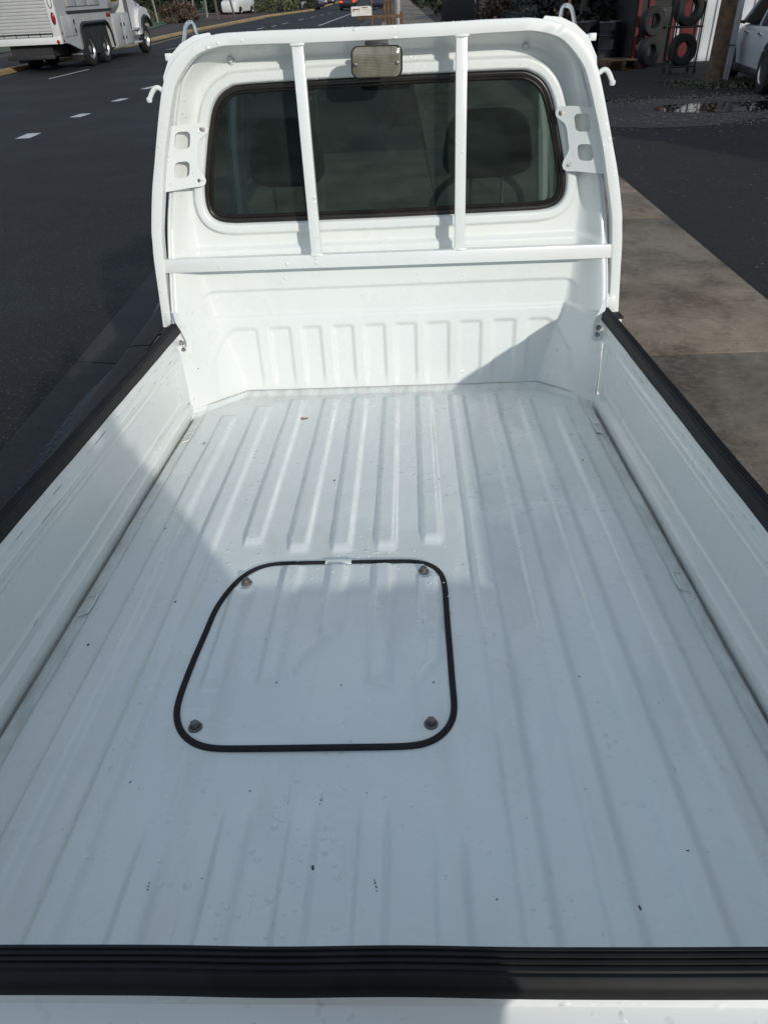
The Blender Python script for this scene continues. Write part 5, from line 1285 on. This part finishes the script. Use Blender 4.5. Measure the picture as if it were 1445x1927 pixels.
for x in (-.40, 0, .40): MB().box(x-.04, x+.04, -.40, .43, .0, .099, .003).build('bearer', 'wood', pal)
# grass tuft strip by the pole
gm_ = leaf_cloud(900, lambda r: (r.normal(6.3, .45), r.normal(14.9, .35), r.uniform(0, .05)), .035, 91)
tag(gm_.build('weeds', 'shrubgreen', None, False), 'low weeds and moss at the foot of the utility pole', kind='stuff')
# unseen building, added to shade the car and the foot of the pole
t = empty('added_shade_building', (9.6, -3, -.012), 0, 'plain grey flat-roofed building added out of view right of the yard to shade it', 'building')
MB().box(0, 9, 0, 9.6, 0, 5.2).build('wall', 'whitesiding', t, False); MB().box(-.15, 9.15, -.15, 9.75, 5.202, 5.4, .02).build('roof', 'cargrey', t, False)
for k in range(3): wv = MB().box(-.03, .02, 1.2+k*3, 2.6+k*3, 1.1, 2.3, .01).build('window', 'carglass', t, False); MB().box(-.08, .02, 1.1+k*3, 2.7+k*3, 1.02, 1.09, .01).build('sill', 'whitesiding', wv)

# ---- trees, shrubs and hedge on the left side of the road
labs = ['slim pale bare tree nearest the service truck', 'slim pale leaning bare tree, second from the service truck', 'thicker brown bare tree in the middle of the lawn', 'slim bare tree right of the thicker brown one', 'slim pale bare tree left of the white van', 'brown bare tree at the left edge of the white van', 'slim bare tree in front of the white van']
for i, (px, py, y, rr_, bk) in enumerate(((297, 36, 78, .09, 'palebark'), (331, 22, 86, .12, 'palebark'), (347, 22, 92, .17, 'bark'), (364, 26, 92, .08, 'palebark'), (390, 26, 88, .09, 'palebark'), (410, 31, 78, .14, 'bark'), (441, 24, 82, .10, 'bark'))):
    q = wy(px, py, y); tree('young_tree', (q[0], y, .04), 7.5, 1.6, 2.2, 160, .10, 'brownleaf', labs[i], 'tree', 'young trees along the left side of the road', 101+4*i, rr_, .3, 14, bk)
for i, px in enumerate((285, 305, 325, 345, 368, 392, 415)):
    y = 112+3*(i % 2); q = wy(px, 12, y); shrub('evergreen_bush', (q[0], y, .0), 6.5, 2.6, 2.2, 2300, .22, 'evergreen', ['tall evergreen bush behind the hood of the service truck', 'tall evergreen bush behind the first pale tree', 'tall evergreen bush behind the leaning tree', 'tall evergreen bush behind the thick brown tree', 'tall evergreen bush right of the thick brown tree', 'tall evergreen bush second left of the van', 'tall evergreen bush just left of the white van'][i], 'evergreen screen behind the lawn', 131+3*i)
for i, (px, py, h, rx, mt, lab) in enumerate(((334, 44, 1.5, 1.5, 'brownleaf', 'low reddish-brown shrub in the mulch above the left rod hoop'), (352, 42, 1.4, 1.3, 'brownleaf', 'low reddish-brown shrub just right of its twin in the mulch'), (287, 42, .8, .9, 'shrubgreen', 'small green shrub by the front wheel of the service truck'), (464, 24, 1.6, 2.0, 'shrubgreen', 'olive green shrub right of the white van'), (487, 23, 2.0, 1.9, 'shrubgreen', 'olive green shrub, second right of the white van'), (512, 24, 1.7, 2.2, 'shrubgreen', 'broad olive shrub below the parked dark car'), (540, 21, 1.5, 1.8, 'shrubgreen', 'olive shrub in the middle of the kerbside row'), (578, 18, 1.9, 1.5, 'evergreen', 'dark rounded bush at the end of the kerbside row'), (432, 27, 1.1, 1.0, 'brownleaf', 'brown shrub in front of the white van'))):
    q = gp(px, py); shrub('kerbside_shrub', (q[0], q[1], .02), h, rx, rx*.8, 1500, .12, mt, lab, 'shrubs along the left kerb', 161+3*i)
for i, (px, y) in enumerate(((519, 104), (535, 100), (551, 104), (566, 108), (595, 118))):
    q = wy(px, 14, y); tree('street_tree', (q[0], y, .0), 7, 1.5, 2.4, 120, .12, 'brownleaf', ['bare street tree leftmost behind the olive shrubs', 'bare street tree, second behind the olive shrubs', 'bare street tree, third behind the olive shrubs', 'bare street tree beside the dark rounded bush', 'thin bare tree by the far parking entrance'][i], 'tree', 'bare trees behind the kerbside shrubs', 201+3*i, .13, .3, 12, 'bark')
# a screen of trees far off, closing the road's end on both sides
fw = leaf_cloud(9000, lambda r: ((r.choice([-1, 1])*r.uniform(9, 90)-6), r.uniform(170, 330), r.uniform(0, 1)**.8*11), .9, 301)
tag(fw.build('far_woods', 'evergreen', None, False), 'dark woods closing the view far up the road', kind='stuff')

fw = leaf_cloud(22000, lambda r: (r.uniform(-90, 70), r.uniform(-130, -85), r.uniform(0, 1)**1.2*13), 1.2, 302)
tag(fw.build('woods_behind', 'evergreen', None, False), 'dark woods far behind the tailgate end of the truck', kind='stuff')
# ================================================================ THE PHOTOGRAPHER (behind the tailgate, outside the picture; casts the shadow on the left gate)
pb = RTW @ (np.array([.060, -2.64, 0])-P0); px0, py0 = float(pb[0]), float(pb[1])
cl = CW-np.array([px0, py0, 0])                      # camera relative to the person's feet
def skinned(name, joints, edges, mat, parent=None, root=0, sub=2):
    me = bpy.data.meshes.new(name); me.from_pydata([j[:3] for j in joints], edges, []); me.update()
    o = bpy.data.objects.new(name, me); C.objects.link(o); 
    bm = bmesh.new(); bm.from_mesh(me); ly = bm.verts.layers.skin.verify(); bm.verts.ensure_lookup_table()
    for i, j in enumerate(joints):
        rr_ = j[3]; bm.verts[i][ly].radius = rr_ if isinstance(rr_, tuple) else (rr_, rr_); bm.verts[i][ly].use_root = (i == root)
    bm.to_mesh(me); bm.free()
    md = o.modifiers.new('skin', 'SKIN'); md.use_smooth_shade = True
    o.modifiers.new('sub', 'SUBSURF').levels = sub; o.modifiers['sub'].render_levels = sub
    me.materials.append(MT[mat])
    if parent is not None: o.parent = parent
    return o
J = []; E_ = []
def jn(x, y, z, r, p=None):
    J.append((x, y, z, r)); i = len(J)-1
    if p is not None: E_.append((p, i))
    return i
pel = jn(0, -.02, .95, (.155, .11)); ab = jn(0, -.02, 1.12, (.225, .125), pel); ch = jn(0, -.02, 1.30, (.165, .115), ab); nk0 = jn(0, -.03, 1.455, (.135, .085), ch); nk = jn(0, -.035, 1.50, .055, nk0)
hd = jn(0, -.03, 1.56, (.068, .082), nk); hm_ = jn(0, -.03, 1.63, (.076, .092), hd); ht = jn(0, -.045, 1.70, (.055, .062), hm_)
nose = jn(0, .068, 1.60, .010, hm_)
for s in (-1, 1): jn(s*.080, -.04, 1.61, (.010, .022), hm_)
for s in (-1, 1):
    sh = jn(s*.180, -.02, 1.475, .062, ch); el = jn(s*.285, .035, 1.185, .043, sh); fm_ = jn(s*.128, .080, 1.485, .040, el)
    wx = cl[0]+s*.040; wr_ = jn(wx+s*.014, cl[1]-.055, cl[2]-.150, .026, fm_); pm_ = jn(wx+s*.016, cl[1]-.045, cl[2]-.085, (.030, .018), wr_)
    for k, (dz, L_) in enumerate(((.0, .052), (.022, .058), (.042, .054), (.060, .044))):
        k0 = jn(wx+s*.010, cl[1]-.060+.001*k, cl[2]-.070+dz, .0095, pm_); k1 = jn(wx-s*.006, cl[1]-.058, cl[2]-.062+dz, .0088, k0); jn(wx-s*L_*.45, cl[1]-.056, cl[2]-.058+dz, .0078, k1)
    t0 = jn(wx+s*.004, cl[1]-.075, cl[2]-.075, .0105, pm_); jn(wx-s*.020, cl[1]-.080, cl[2]-.052, .0088, t0)
    hip = jn(s*.092, -.02, .90, .088, pel); kn = jn(s*.105, .0, .50, .058, hip); an = jn(s*.115, -.04, .10, .042, kn); jn(s*.13, .10, .045, (.042, .032), an)
person = skinned('person', J, E_, 'skin'); person.location = (px0, py0, 0)
tag(person, 'person in dark jacket and jeans holding a phone up over the tailgate', 'person')
inf = .016
def sub_of(ids, mat, name, root_i, grow):
    idm = {g: k for k, g in enumerate(ids)}
    js = [(J[g][0], J[g][1], J[g][2], tuple(q+grow for q in (J[g][3] if isinstance(J[g][3], tuple) else (J[g][3], J[g][3])))) for g in ids]
    es = [(idm[a], idm[b]) for a, b in E_ if a in idm and b in idm]
    return skinned(name, js, es, mat, person, idm[root_i])
arms = [i for i, j in enumerate(J) if any(abs(j[3]-q) < 1e-9 for q in (.062, .043, .040) if not isinstance(j[3], tuple))]
legs = [i for i, j in enumerate(J) if not isinstance(j[3], tuple) and any(abs(j[3]-q) < 1e-9 for q in (.088, .058, .042))]
sub_of([pel, ab, ch, nk0]+arms, 'jacket', 'jacket', ab, .026)
sub_of([pel]+legs, 'jeans', 'jeans', pel, .012)
for s in (-1, 1):
    skinned('shoe', [(s*.115, -.06, .045, (.045, .04)), (s*.122, .05, .045, (.05, .04)), (s*.132, .15, .035, (.045, .03))], [(0, 1), (1, 2)], 'dark', person)
    MB().lathe([(0, -.011), (.008, -.008), (.011, 0), (.008, .008), (0, .011)], 12, 'y', (s*.030, .050, 1.635)).build('eye', 'clearlens', person)
skinned('hair', [(0, -.075, 1.58, (.085, .070)), (0, -.06, 1.66, (.092, .088)), (0, -.045, 1.725, (.065, .07))], [(0, 1), (1, 2)], 'hair', person)
skinned('hood', [(0, -.07, 1.49, (.185, .09)), (0, -.07, 1.58, (.185, .11)), (0, -.07, 1.67, (.150, .11)), (0, -.065, 1.735, (.085, .08))], [(0, 1), (1, 2), (2, 3)], 'jacket', person)  # hood added and widened to close lit gaps in the cast shadow
MB().box(-.026, .026, .050, .060, 1.555, 1.563, .003).build('mouth', 'redlens', person)
ph = bpy.data.objects.new('phone', None)
m = MB(); m.box(-.036, .036, -.125, .022, -.012, -.004, .003); pho = m.build('phone', 'dark'); MX = cam.matrix_world.copy()
pho.matrix_world = MX @ Matrix.Translation((0, 0, .030)); tag(pho, 'black mobile phone held up in both hands', 'phone')
bpy.data.objects.remove(ph)
